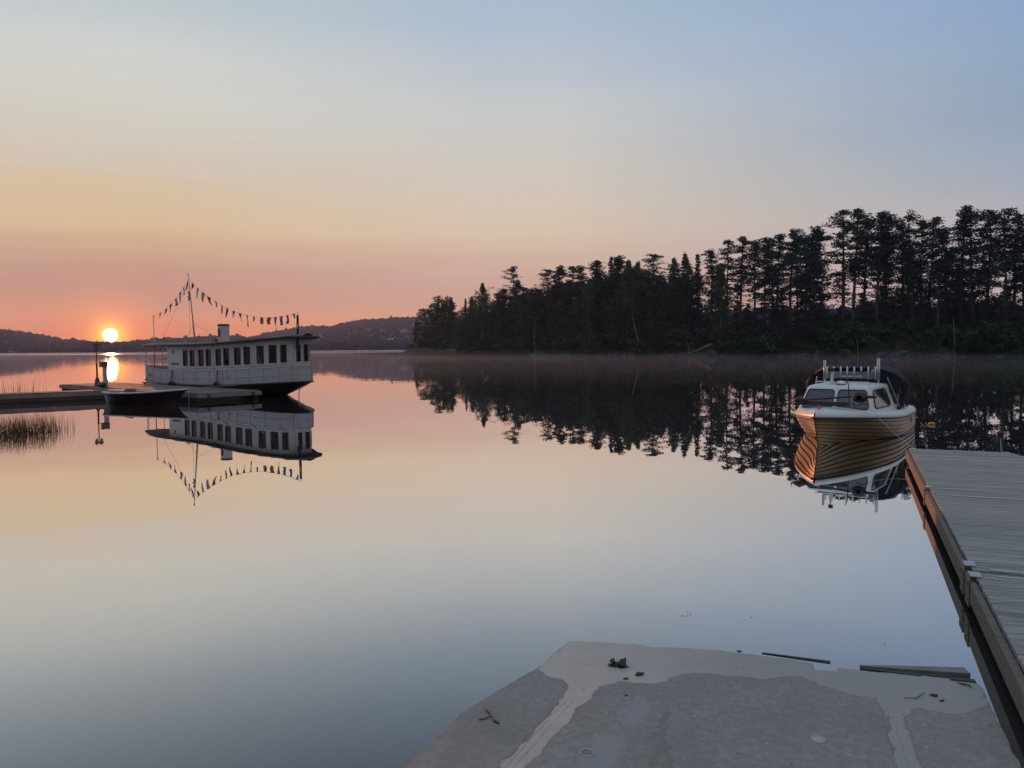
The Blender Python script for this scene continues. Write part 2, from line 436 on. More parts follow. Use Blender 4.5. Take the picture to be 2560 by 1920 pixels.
o = b.build('far_shore_trees', M_FARW, attr=True); tag(o, 'darker band of leafy trees lining the far shore', 'trees', kind='stuff')

# houses on the far shore
def house(px, v, w_, d_, h_, rot, wallm, roofm, label):
    p = hill_pt(px, v); p.z -= .3; e = thing('lakeside_house', label, 'house', p, rot, 'houses on the far shore')
    a = MB()
    for sx in (-1, 1): a.quad((sx*w_/2, -d_/2, 0), (sx*w_/2, d_/2, 0), (sx*w_/2, d_/2, h_), (sx*w_/2, 0, h_+d_*.35), (sx*w_/2, -d_/2, h_))
    for sy in (-1, 1): a.quad((-w_/2, sy*d_/2, 0), (w_/2, sy*d_/2, 0), (w_/2, sy*d_/2, h_), (-w_/2, sy*d_/2, h_))
    a.build('wall', wallm, e)
    a = MB(); o_ = .4
    for sy in (-1, 1):
        a.quad((-w_/2-o_, sy*(d_/2+o_), h_-.2), (w_/2+o_, sy*(d_/2+o_), h_-.2), (w_/2+o_, 0, h_+d_*.35+.15), (-w_/2-o_, 0, h_+d_*.35+.15))
        a.quad((-w_/2-o_, sy*(d_/2+o_), h_-.05), (w_/2+o_, sy*(d_/2+o_), h_-.05), (w_/2+o_, 0, h_+d_*.35+.3), (-w_/2-o_, 0, h_+d_*.35+.3))
    rf = a.build('roof', roofm, e)
    a = MB(); a.box((w_*.2, 0, h_+d_*.35+.5), (.7, .7, 1.4)); a.build('chimney', MATS['shore_granite'], rf)
    for k in range(max(2, int(w_/3))):
        x = -w_/2+w_*(k+.5)/max(2, int(w_/3))
        a = MB(); a.box((x, -d_/2-.03, h_*.55), (1., .06, 1.2)); a.build('window', M_SHIELD, e)
HW = mat('pale_house_wall', (.30, .29, .29), .8, .1); HR = mat('grey_metal_roof', (.22, .23, .25), .5, .1); HD = mat('red_house_wall', (.2, .05, .04), .8, .1); HT = mat('tile_roof', (.14, .09, .08), .8, .1)
for a_ in [(798, .03, 9, 6, 3, .1, HW, HR, 'low pale house nearest the stern of the white ship'),
           (824, .035, 8, 6, 4, .9, HW, HR, 'white gabled house turned sideways, second right of the ship'),
           (843, .04, 7, 6, 4, .3, HW, HT, 'small white house with dark roof, third right of the ship'),
           (884, .02, 8, 6, 3, .2, HD, HR, 'low red house under the big far shore trees'),
           (908, .02, 12, 7, 6, .1, HW, HT, 'large pale house with tall walls halfway along the far shore'),
           (965, .05, 13, 8, 4, .25, HW, HR, 'white house with long bright roof left of the wooded point'),
           (996, .03, 5, 5, 5, .8, HW, HT, 'narrow white house between bright roofed house and the wooded point'),
           (1016, .02, 9, 6, 4, .4, HW, HR, 'pale house partly behind the tip of the wooded point'),
           (1011, .45, 10, 7, 4, .6, HW, HT, 'pale house high on the hillside above the point'),
           (979, .25, 10, 6, 3, .1, HD, HR, 'house with pale roof part way up the hill'),
           (12, .05, 14, 8, 4, .2, HW, HR, 'pale long house at the left edge of the picture on the shore'),
           (34, .015, 10, 6, 3, .5, HW, HT, 'low pale boathouse by the water at far left')]:
    house(*a_)

# ------------------------------------------------------------------ trees
def clump(b, c, rx, rz, n, size, r, droop=0., elong=2.2):
    av = r.uniform(0, 1)
    for _ in range(n):
        while True:
            x, y, z = r.uniform(-1, 1), r.uniform(-1, 1), r.uniform(-1, 1)
            if x*x+y*y+z*z <= 1: break
        p = Vector((c[0]+x*rx, c[1]+y*rx, c[2]+z*rz))
        d = Vector((r.gauss(0, 1), r.gauss(0, 1), r.gauss(0, .45)-droop)).normalized()
        q = Vector((r.gauss(0, 1), r.gauss(0, 1), r.gauss(0, 1))).cross(d).normalized()
        L = size*r.uniform(.6, 1.3); w_ = L/elong
        k = len(b.v)
        b.v += [tuple(p-d*L*.5), tuple(p+q*w_*.5), tuple(p+d*L*.5), tuple(p-q*w_*.5)]
        b.f.append((k, k+1, k+2, k+3)); b.mi.append(0); b.a.append(max(0, min(1, av+r.uniform(-.25, .25))))
def make_pine(H, seed, start=.45, rad=3.0, flat=False, nb=46, dens=34, lean=.02):
    r = random.Random(seed); t = MB(); f = MB(); d = MB()
    lx, ly = r.uniform(-lean, lean)*H, r.uniform(-lean, lean)*H
    def axis(z):
        k = z/H; return Vector((lx*k*k+.15*math.sin(k*5+seed), ly*k*k+.15*math.cos(k*4+seed), z))
    t.tube([axis(H*k/10)-Vector((0, 0, .6 if k == 0 else 0)) for k in range(11)], [H*.0135*(1-.84*k/10) for k in range(11)], 8)
    def limb(z, u, L, nc, dn):
        az_ = r.random()*2*PI
        L *= 1+.35*math.sin(az_+seed*1.7+u*3)
        rise = r.uniform(-.12, .30)*L
        a0 = axis(z); tip = a0+Vector((math.cos(az_)*L, math.sin(az_)*L, rise))
        mid = a0.lerp(tip, .5)+Vector((r.uniform(-.2, .2), r.uniform(-.2, .2), -.10*L))
        t.tube([a0, mid, tip], [H*.0034, H*.0022, .025], 4, cap=False)
        for c_ in range(nc):
            q = 1-.30*c_-r.uniform(0, .1); pp = a0.lerp(tip, q)+Vector((r.uniform(-.35, .35), r.uniform(-.35, .35), r.uniform(0, .25)))
            clump(f, pp, r.uniform(.7, 1.35)*(.45+.15*rad)*(1-.3*u*u), r.uniform(.2, .5), int(dn*r.uniform(.7, 1.3)), .40, r)
    for i in range(nb):
        u = (i+r.random())/nb; z = H*(start+(1-start)*u**.9)
        L = rad*(1.-(u**2.6)*.78 if flat else (1-u)**.7+.12)*r.uniform(.45, 1.15)
        if u < .25: L *= r.uniform(.35, 1.)
        if .5 < (u*3.7+seed*.37) % 1 < .60 and u < .85: continue
        limb(z, u, L, 3 if L > rad*.5 else 2, dens)
        if i % 2: limb(z+r.uniform(-.6, .6), u, L*r.uniform(.25, .6), 2, dens)
    for i in range(16): z = H*r.uniform(.16, start); limb(z, .2, rad*r.uniform(.2, .55), 1, dens*.5)
    clump(f, axis(H)+Vector((0, 0, -.5)), .8 if flat else .45, .6, dens*2, .42, r)
    for i in range(int(8)):    # dead snags below the crown
        z = H*r.uniform(.2, start); az_ = r.random()*6.3; L = r.uniform(.6, 2.)
        a0 = axis(z); t.tube([a0, a0+Vector((math.cos(az_)*L, math.sin(az_)*L, r.uniform(-.5, .1)))], [.04, .012], 4, cap=False)
    return t, f
def make_spruce(H, seed, rad=2.0, dens=18):
    r = random.Random(seed); t = MB(); f = MB()
    t.tube([(0, 0, -.5), (0, 0, H*.5), (0, 0, H)], [H*.012, H*.007, .02], 7)
    z = H*.14
    while z < H-.3:
        k = (z/H); L0 = rad*(1-k)**.85+.15
        for j in range(7):
            az_ = r.random()*6.3; L = L0*r.uniform(.6, 1.1)
            for c_ in range(1, 4):
                q = c_/3; clump(f, (math.cos(az_)*L*q, math.sin(az_)*L*q, z-.25*L*q+r.uniform(-.2, .2)), .32+.1*L0, .22, dens//3, .40, r, .3)
        z += H*.032
    clump(f, (0, 0, H-.3), .12, .5, 14, .35, r)
    return t, f
def make_birch(H, seed, rad=2.6, dens=20, lean=0., start=.3):
    r = random.Random(seed); t = MB(); f = MB()
    def axis(z):
        k = z/H; return Vector((lean*H*k+.25*math.sin(k*6+seed), .2*math.cos(k*5+seed), z))
    t.tube([axis(H*k/8)-Vector((0, 0, .6 if k == 0 else 0)) for k in range(9)], [H*.009*(1-.88*k/8) for k in range(9)], 7)
    for i in range(84):
        u = (i+r.random())/84; z = H*(start+(1-start)*u); az_ = r.random()*6.3
        L = rad*math.sin(min(1, (u+.12)*.95)*PI)**.6*r.uniform(.35, 1.1)
        a0 = axis(z-.12*L); tip = axis(z)+Vector((math.cos(az_)*L, math.sin(az_)*L, .35*L))
        t.tube([a0, tip], [H*.0022, .012], 3, cap=False)
        for c_ in range(3):
            pp = a0.lerp(tip, 1-.3*c_); clump(f, pp-Vector((0, 0, .3)), r.uniform(.35, .7), r.uniform(.5, .9), dens, .34, r, .6, 1.6)
    return t, f
def make_broad(H, seed, rad=4., dens=26):
    r = random.Random(seed); t = MB(); f = MB()
    t.tube([(0, 0, -.5), (.2, .1, H*.3), (0, 0, H*.75)], [H*.016, H*.011, .05], 8)
    for i in range(190):
        u = r.random()**.7; z = H*(.12+.84*u); R_ = rad*math.sqrt(max(.04, 1-((z/H-.48)/.56)**2))
        az_ = r.random()*6.3; L = R_*r.uniform(.45, 1.05)
        tip = Vector((math.cos(az_)*L, math.sin(az_)*L, z)); 
        if i % 3 == 0: t.tube([(0, 0, z*.62), tip], [H*.004, .02], 4, cap=False)
        clump(f, tip, r.uniform(.7, 1.25), r.uniform(.4, .8), dens, .42, r, .1, 1.5)
    return t, f
def make_bush(H, seed, dens=26):
    r = random.Random(seed); t = MB(); f = MB()
    for i in range(7):
        az_ = r.random()*6.3; L = r.uniform(.3, .9)*H*.5
        t.tube([(0, 0, -.3), (math.cos(az_)*L*.4, math.sin(az_)*L*.4, H*.4), (math.cos(az_)*L, math.sin(az_)*L, H*.8)], [.05, .035, .012], 4, cap=False)
    for i in range(26):
        az_ = r.random()*6.3; q = r.random()**.5*H*.75; z = H*r.uniform(.08, .95)*math.sqrt(max(.1, 1-(q/(H*.9))**2))
        clump(f, (math.cos(az_)*q, math.sin(az_)*q, z), .5, .38, dens, .34, r, .2, 1.6)
    return t, f
PROTO = {}
def proto(key, H, maker, tm, fm, names, **k):
    t, f = maker(H, **k)
    ot = bpy.data.meshes.new(names[0]); 
    root = bpy.data.objects.new(names[2], None)
    a = t.build('trunk' if names[0] == 'trunk' else names[0], tm, smooth=True); c = f.build(names[1], fm, attr=True)
    C.objects.unlink(a); C.objects.unlink(c)
    bpy.data.meshes.remove(ot)
    PROTO[key] = (H, a, c, names[2])
r_h = [23, 21, 25, 22, 24, 20]
for i in range(6): proto('pine%d' % i, r_h[i], make_pine, M_BARK, M_NEEDLE, ('trunk', 'crown', 'pine_tree'), seed=11+i, start=.38+.06*(i % 3), rad=3.3+.4*(i % 2), flat=(i % 2 == 0), nb=42)
for i in range(4): proto('wide%d' % i, (23, 20, 25, 22)[i], make_pine, M_BARK, M_NEEDLE, ('trunk', 'crown', 'pine_tree'), seed=31+i, start=.34, rad=4.9, flat=True, nb=50, dens=26)
for i in range(3): proto('full%d' % i, (19, 17, 21)[i], make_pine, M_BARK, M_NEEDLE, ('trunk', 'crown', 'pine_tree'), seed=41+i, start=.10, rad=4.1, flat=False, nb=80, dens=34)
for i in range(2): proto('spruce%d' % i, 20, make_spruce, M_BARK, M_SPRUCE, ('trunk', 'crown', 'spruce_tree'), seed=51+i, rad=1.9+.5*i)
for i in range(3): proto('birch%d' % i, 18, make_birch, M_BIRCH, M_LEAF, ('trunk', 'crown', 'birch_tree'), seed=61+i, rad=2.3+.4*i, start=.22+.06*i)
proto('lean', 18, make_birch, M_BIRCH, M_LEAF, ('trunk', 'crown', 'birch_tree'), seed=77, rad=1.8, lean=-.16, start=.42)
for i in range(3): proto('broad%d' % i, 16, make_broad, M_BARK, M_BROAD, ('trunk', 'crown', 'broadleaf_tree'), seed=81+i, rad=4.+.3*i)
for i in range(4): proto('bush%d' % i, 3, make_bush, M_BARK, M_BUSH, ('stem', 'foliage', 'bush'), seed=91+i)
def plant(key, px, ytop, inland, label, cat, group, rot=None, wide=1., H=None):
    lo, hi = 0., 1.
    for _ in range(30):
        s2 = (lo+hi)/2; p, n = shore(s2); q = p+n*inland
        if q.x/q.y < (px-1280)/FPX: lo = s2
        else: hi = s2
    p, n = shore(s2); pt = p+n*inland; z = max(0., land_h(s2, inland))-.1
    if H is None:
        top = atY(px, ytop, pt.y).z; H = top-z
    h0, a, c, nm = PROTO[key]
    e = thing(nm, label, cat, (pt.x, pt.y, z), rnd.random()*6.28 if rot is None else rot, group)
    sc = H/h0
    e.scale = (sc*wide, sc*wide, sc)
    for x in (a, c):
        y = x.copy(); C.objects.link(y); y.parent = e
    return e
ZONES = [(1000, 'under the round tree at the tip'), (1160, 'under the tall domed birch'), (1260, 'under the layered pine'), (1360, 'under the second hump of treetops'), (1480, 'around the leaning birch'),
    (1600, 'below the flat domed pine'), (1700, 'behind the fallen log'), (1800, 'below the three stepped pines'), (1900, 'above the cabin boat bow'), (2020, 'above the cabin boat roof'), (2150, 'below the thick trunked pine'),
    (2240, 'beside the little mound'), (2340, 'below the gap in the treetops'), (2440, 'by the right picture edge')]
PENDING = []
def number_labels():
    d = {}
    for o, kind, px in PENDING:
        z = [q for q in ZONES if q[0] <= max(px, 1000)][-1][1]
        d.setdefault((kind, z), []).append((px, o))
    for (kind, z), l in d.items():
        l.sort(key=lambda q: q[0])
        for i, (px, o) in enumerate(l):
            o['label'] = '%s, %s from left %s' % (kind, ORD[i], z)
ORD = ['first', 'second', 'third', 'fourth', 'fifth', 'sixth', 'seventh', 'eighth', 'ninth', 'tenth', 'eleventh', 'twelfth', 'thirteenth', 'fourteenth', 'fifteenth', 'sixteenth', 'seventeenth', 'eighteenth']
G1 = 'treetops along the wooded point'
SKY = [ # px, y of the top, prototype, inland metres, description
 (1042, 800, 'birch1', 3, 'low drooping leafy tree at the very tip of the wooded point'),
 (1068, 770, 'broad1', 7, 'mid height leafy tree leaning on the round one near the tip'),
 (1107, 737, 'broad0', 6, 'big round leafy tree at the left tip of the wooded point'),
 (1130, 742, 'spruce0', 10, 'spiky top just behind the big round leafy tree'),
 (1152, 790, 'broad2', 6, 'low dark leafy tree in the dip right of the round one'),
 (1166, 746, 'spruce0', 9, 'thin pale spruce tip, left one of a pair before the first tall birch'),
 (1181, 740, 'spruce1', 12, 'thin pale spruce tip, right one of a pair before the first tall birch'),
 (1208, 709, 'birch2', 5, 'tall domed birch left of the big layered pine'),
 (1245, 735, 'full0', 9, 'dark bushy pine filling the gap before the layered pine'),
 (1286, 668, 'wide0', 8, 'big layered pine standing highest near the left end of the wood'),
 (1330, 716, 'broad2', 7, 'dark leafy crown right below the layered pine'),
 (1372, 675, 'wide1', 9, 'broad dark pine opening the second hump of the treetops'),
 (1400, 671, 'full1', 12, 'dense dark pine in the middle of the second hump'),
 (1430, 667, 'wide0', 8, 'flat topped pine on the right of the second hump'),
 (1455, 668, 'pine1', 11, 'narrow pine closing the second hump of treetops'),
 (1472, 700, 'birch0', 4, 'pale green birch with white trunk under the second hump'),
 (1496, 655, 'full0', 9, 'rounded dark pine just right of the second hump'),
 (1529, 640, 'spruce1', 10, 'pointed top of the middle group left of the leaning birch'),
 (1548, 647, 'full1', 8, 'dense pine above the leaning white birch'),
 (1571, 652, 'birch2', 6, 'pale green birch crown beside the leaning white birch'),
 (1598, 655, 'birch1', 7, 'wispy birch top right of the leaning white birch'),
 (1634, 637, 'wide1', 8, 'flat domed pine standing alone in the middle of the wood'),
 (1650, 690, 'full0', 5, 'dark full pine below the flat domed pine'),
 (1682, 646, 'birch1', 8, 'light topped birch between the domed pine and the spruces'),
 (1711, 631, 'spruce1', 6, 'broad pale green spruce, first of the pointed trees'),
 (1744, 633, 'spruce0', 7, 'slim pointed spruce in the middle of the pointed trees'),
 (1777, 629, 'pine3', 5, 'slim pine with long bare trunk above the fallen log'),
 (1800, 665, 'birch0', 4, 'short green birch right of the slim bare pine'),
 (1819, 604, 'pine0', 8, 'tufted pine, left of the three stepping up to the right'),
 (1852, 595, 'pine2', 9, 'tufted pine with flat head, middle of three stepping up'),
 (1886, 605, 'pine1', 12, 'thin pine, right of the three stepping up'),
 (1912, 600, 'full0', 7, 'broad full green pine with rounded crown left of the cabin boat'),
 (1941, 590, 'pine3', 11, 'pointed pine rising behind the broad full pine'),
 (1974, 578, 'pine0', 8, 'flat capped pine left of the tree above the cabin boat bow'),
 (2012, 594, 'pine1', 10, 'lower pine directly above the bow of the cabin boat'),
 (2034, 578, 'full1', 6, 'cone shaped dense pine over the cabin of the moored boat'),
 (2104, 529, 'pine0', 7, 'very tall twin pine, left one, above the stern of the cabin boat'),
 (2134, 528, 'pine2', 6, 'very tall twin pine, right one, above the stern of the cabin boat'),
 (2162, 553, 'pine1', 9, 'tall pine half hidden right of the twin pines'),
 (2192, 535, 'pine3', 5, 'tall pine with thick straight trunk on the open bank'),
 (2214, 543, 'pine1', 9, 'tall pine behind the thick straight trunk'),
 (2252, 560, 'pine0', 8, 'tall bare trunked pine on the little mound'),
 (2277, 538, 'wide0', 7, 'spreading flat crowned pine over the little mound'),
 (2300, 556, 'pine2', 10, 'tall pine squeezed between two spreading crowns'),
 (2320, 549, 'wide1', 9, 'spreading pine whose crown slopes down to the gap'),
 (2345, 575, 'pine3', 6, 'pine at the left side of the gap in the treetops'),
 (2362, 634, 'pine1', 8, 'lower pine standing in the gap of the treetops'),
 (2404, 533, 'wide0', 8, 'layered pine reaching left over the gap of the treetops'),
 (2429, 520, 'wide1', 7, 'tallest pine of the right hand group'),
 (2466, 532, 'pine2', 9, 'broad domed pine between the tallest pine and the frame edge'),
 (2510, 530, 'wide1', 6, 'broad dense pine, second crown from the right edge'),
 (2530, 540, 'pine4', 10, 'dense pine with upright tip close to the right edge'),
 (2558, 575, 'pine1', 7, 'lower pine cut by the right edge of the picture'),
 (2582, 560, 'wide0', 9, 'broad pine standing just past the right edge of the picture')]
for i, (px, yt, key, inl, lab) in enumerate(SKY):
    if key in ('pine0', 'pine1') and i % 2: key = {'pine0': 'pine4', 'pine1': 'pine5'}[key]
    if key[:4] == 'wide' and i % 2: key = 'wide'+str(int(key[4])+2)
    if key == 'full0' and i % 2: key = 'full2'
    cat = {'p': 'pine', 'w': 'pine', 'f': 'pine', 's': 'spruce', 'b': 'birch'}[key[0]]
    if key[:5] == 'broad': cat = 'broadleaf tree'
    plant(key, px, yt, inl, lab, cat, G1, wide=1.15 if key[:4] in ('pine', 'wide') else 1.05)
e = plant('lean', 1598, 668, 3, 'leaning birch with long white trunk rising from the shore rocks', 'birch', None, rot=0.)
# trees outside the right edge that still reach the water's mirror
for i, px in enumerate((2590, 2630, 2680, 2740)):
    plant(['pine0', 'wide1', 'pine2', 'full1'][i % 4], px, 540+25*(i % 3), 6+2*(i % 3), 'tall dark pine just outside the right end of the wood', 'pine', 'pines beyond the right end')
# deeper rows
r = random.Random(21)
def skyline(px):
    best = None
    for (a, ya, *_), (b_, yb, *_) in zip(SKY, SKY[1:]):
        if a <= px <= b_: return ya+(yb-ya)*(px-a)/(b_-a)
    return 800 if px < 1100 else 560
for i in range(46):      # thick middle storey of the left half
    px = 1062+660*(i+r.random())/46
    yt = skyline(px)+r.uniform(12, 95)
    key = r.choice(['broad0', 'broad1', 'broad2', 'full0', 'full1', 'birch1', 'birch2', 'full0'])
    e = plant(key, px, min(yt, 820), r.uniform(5, 17), 'dark leafy or needled tree packed into the left half of the wood', 'tree', 'trees packed into the left half of the wood', wide=1.2)
    PENDING.append((e, 'lower packed dark tree', px))
for i in range(34):
    px = 1130+1400*(i+r.random())/34
    yt = 730-(px-1130)*.10+r.uniform(-10, 35)
    if px > 1700: yt = r.choice([620+r.uniform(-20, 60), 760+r.uniform(-20, 30), 770, 785, 790])-(px-1700)*.02
    yt = max(yt, skyline(px)+12)
    key = r.choice(['pine1', 'pine3', 'pine0', 'full1' if px < 1700 else 'pine2', 'birch0'])
    if yt > 700: key = r.choice(['broad0', 'broad1', 'full1'])
    e = plant(key, px, yt, r.uniform(14, 26), 'dark tree standing deep inside the wooded point', 'tree', 'trees deep inside the wood')
    PENDING.append((e, 'dark tree deep in the wood', px))
for i in range(11):      # lower full pines between the bare trunks of the right half
    px = 1830+720*(i+r.random())/11
    e = plant(r.choice(['full0', 'full1', 'full2', 'broad1']), px, r.uniform(645, 735), r.uniform(6, 15), 'lower full pine', 'pine', 'lower pines between the tall trunks', wide=1.1)
    PENDING.append((e, 'lower full pine between tall trunks', px))
for i in range(52):    # understorey of young trees
    px = 1100+1470*(i+r.random())/52
    key = r.choice(['broad0', 'broad1', 'birch1', 'full0', 'birch2'])
    e = plant(key, px, 0, r.uniform(5, 13), 'young dark green tree filling in between the taller trunks', 'young tree', 'young trees between the trunks', H=r.uniform(4.5, 9)*(1.3 if px < 1700 else 1.0), wide=1.3)
    PENDING.append((e, 'young dark green tree', px))
for i in range(130):
    px = 1035+1570*(i+r.random()*.9)/130
    if 2195 < px < 2270 and r.random() < .5: continue
    inl = r.uniform(1.8, 9)
    e = plant('bush%d' % r.randrange(4), px, 0, inl, 'dark green bush crowding the foot of the wood', 'bush', 'bushes along the wooded shore', H=r.uniform(2., 5.2), wide=r.uniform(1., 1.4))
    PENDING.append((e, 'dark green shore bush', px))

# slim pale stems at the water's edge
def pale_stem(px, ytop, bend, lab):
    s = shore_at_px(px); p, n = shore(s); pt = p+n*1.2; z = land_h(s, 1.2); top = atY(px, ytop, pt.y).z-z
    e = thing('dead_birch_stem', lab, 'tree stem', (pt.x, pt.y, z), 0)
    b = MB(); b.tube([(0, 0, -.4), (bend*.4, 0, top*.4), (bend*.7, 0, top*.75), (bend*1.4, 0, top)], [.09, .07, .05, .02], 6)
    b.build('trunk', M_BIRCH, e); b = MB(); b.tube([(bend*.6, 0, top*.6), (bend*.6+.5, .1, top*.8)], [.03, .01], 5); b.build('branch', M_BIRCH, e)
pale_stem(2142, 838, -.45, 'pale leaning stem beside the big boulder above the cabin boat')
pale_stem(2385, 790, -.3, 'slim pale stem standing at the water below the treetop gap')
pale_stem(1718, 850, -.6, 'short pale stem leaning left of the fallen log')
pale_stem(1454, 840, 0., 'short bright birch stem at the water left of the rocks')
pale_stem(1329, 790, -.2, 'slim white stem among dark leaves under the layered pine')

# boulders
def make_rock(seed, sx, sy, sz):
    r = random.Random(seed); b = MB(); rows = []
    nu, nv = 14, 8; off = Vector((seed*3.1, seed*1.7, 0))
    for j in range(nv+1):
        ph = PI*j/nv; row = []
        for i in range(nu):
            th = 2*PI*i/nu; d = Vector((math.sin(ph)*math.cos(th), math.sin(ph)*math.sin(th), math.cos(ph)))
            q = 1+.38*mn.noise(d*1.3+off)+.15*mn.noise(d*3.5+off)
            d2 = Vector([math.copysign(abs(v)**.75, v) for v in d])*q
            row.append((d2.x*sx, d2.y*sy, d2.z*sz))
        rows.append(row)
    b.loft(rows, 0, True); return b.merge()
RK = [make_rock(i, 1, .8, .7).build('boulder', M_ROCK) for i in range(5)]
for o in RK: C.objects.unlink(o)
r = random.Random(5)
def rock(px, w_, h_, inl, lab, group='boulders along the wooded shore'):
    s = shore_at_px(px); p, n = shore(s); pt = p+n*inl
    o = RK[r.randrange(5)].copy(); C.objects.link(o); o.name = 'boulder'
    o.location = (pt.x, pt.y, max(0, land_h(s, inl))+h_*.15-.1); o.scale = (w_/2, w_/2.4, h_/1.4); o.rotation_euler = (0, 0, r.random()*6)
    tag(o, lab, 'boulder', group)
    if lab.startswith('low stone'): PENDING.append((o, 'low shore stone', px))
    if lab.startswith('slab of'): PENDING.append((o, 'slab of the low rock ledge', px))
rock(2104, 2.9, 1.9, 1.6, 'biggest pale boulder on the shore above the cabin boat roof')
rock(2043, 2.2, 1.5, .8, 'dark pointed boulder left of the biggest pale boulder')
rock(2015, 1.6, 1.0, .4, 'squat grey boulder leftmost of three above the boat bow')
rock(2126, 1.3, .9, .4, 'small boulder tucked against the right of the biggest one')
rock(1780, 2.6, 1.5, 1.4, 'wide brown boulder behind the fallen log')
rock(2340, 1.4, .8, .2, 'rounded boulder in the water right of the ledge')
rock(2372, 1.3, .8, .2, 'rounded boulder below the slim pale stem')
rock(2318, 1.0, .6, .2, 'small boulder right at the end of the rock ledge')
rock(1515, 1.8, 1.3, .8, 'grey boulder in the pile left of the leaning birch')
rock(1494, 2.1, .9, .5, 'flat dark boulder leftmost in the pile by the leaning birch')
rock(1532, 1.2, 1.4, 1.1, 'upright boulder in the pile left of the leaning birch')
rock(1560, 1.2, .8, .5, 'small boulder just left of the leaning birch foot')
rock(1580, 2.0, 1.4, 1.6, 'large boulder at the foot of the leaning birch')
rock(1226, 1.4, .6, .6, 'single pale stone on the grassy tip of the point')
rock(1675, 1.6, .8, .5, 'dark boulder at the left end of the fallen log')
for i in range(8): rock(2195+i*13, 2.4, .7+.2*(i % 2), .5+.2*(i % 3), 'slab of the low rock ledge under the mound', 'slabs of the rock ledge')
for i in range(44):
    px = 1290+1290*(i+r.random())/44; rock(px, r.uniform(.4, 1.1), r.uniform(.25, .55), r.uniform(-.3, .5), 'low stone in the row along the waterline', 'stones along the waterline')

number_labels()
# fallen log
s = shore_at_px(1740); p, n = shore(s)
a0 = gnd(1688, 892.5); Yl = a0.y
b = MB(); P = [atY(1688, 892, Yl), atY(1702, 886, Yl), atY(1720, 886, Yl+.5), atY(1748, 874, Yl+1.5), atY(1780, 861, Yl+3)]
b.tube(P, [.05, .16, .2, .24, .3], 8)
lo_ = thing('fallen_log', 'grey fallen log sloping from the bank into the water', 'log', P[0])
o = b.build('log_trunk', mat('bleached_log', (.085, .08, .072), .9, .5, 2.), lo_, smooth=True); o.location = -P[0]
b = MB(); b.tube([P[2], P[2]+Vector((-1.6, -.2, .1))], [.08, .02], 5); o = b.build('branch', MATS['bleached_log'], lo_); o.location = -P[0]

# reeds
def blades(b, cx, cy, rx, ry, n, h0, h1, w_, bend, r, z=0., dirx=0.):
    for _ in range(n):
        while True:
            x, y = r.uniform(-1, 1), r.uniform(-1, 1)
            if x*x+y*y < 1: break
        p = Vector((cx+x*rx, cy+y*ry, z-.1)); h = r.uniform(h0, h1); th = r.random()*6.3
        d = Vector((math.cos(th)*bend+dirx, math.sin(th)*bend, 0))*h*r.uniform(.2, 1.)
        sd_ = Vector((1, r.uniform(-.3, .3), 0)).normalized(); k = len(b.v)
        for i in range(5):
            t = i/4; q = p+Vector((0, 0, (h+.1)*(t-.12*t*t)))+d*t*t; ww = w_*(1-t*.9)/2
            b.v += [tuple(q-sd_*ww), tuple(q+sd_*ww)]
        for i in range(4): b.f.append((k+2*i, k+2*i+1, k+2*i+3, k+2*i+2)); b.mi.append(0); b.a.append(r.random())
r = random.Random(9)
b = MB(); c0 = gnd(20, 1084)
for (px, py, rx, n) in [(-60, 1090, 1.3, 420), (20, 1086, .75, 336), (75, 1080, .6, 252), (118, 1078, .35, 72), (140, 1076, .25, 26)]:
    c = gnd(px, py); blades(b, c.x, c.y, rx, .75, n, .28, .62, .009, .35, r, dirx=-.12)
for px in (162, 167, 180, 183): c = gnd(px, 1073); blades(b, c.x, c.y, .03, .1, 2, .3, .42, .007, .5, r)
o = b.build('sedge', M_REED, attr=True); tag(o, 'dark clump of sedge in the water at the left edge', 'sedge', kind='stuff')
b = MB()
for (px, n, h1) in [(5, 10, 1.35), (28, 16, 1.1), (40, 12, 1.05), (52, 5, 1.1), (68, 4, .95), (88, 5, 1.1), (98, 4, 1.15), (-30, 26, 1.3)]:
    c = atY(px, 900, 33.5); blades(b, c.x, 33.5, .3, .5, n, .5, h1+.12, .014, .22, r)
o = b.build('reeds', M_REED, attr=True); tag(o, 'thin reeds standing behind the dark jetty', 'reeds', kind='stuff')
b = MB()
M_SHGR = foliage_mat('shore_grass', (.035, .055, .025), (.07, .09, .045))
for i in range(5200):
    px = 880+430*(r.random()**.6)
    if px < 1030: p = gnd(px, 886+r.uniform(-1.2, 1.2))
    else:
        s = shore_at_px(px); p, n = shore(s); q = p+n*r.uniform(-1.5, 2.5); p = Vector((q.x, q.y, 0))
    blades(b, p.x, p.y, .8, .8, 1, .35, .9, .10, .25, r)
o = b.build('shore_reeds', M_SHGR, attr=True); tag(o, 'low green reeds along the grassy tip of the point', 'reeds', kind='stuff')

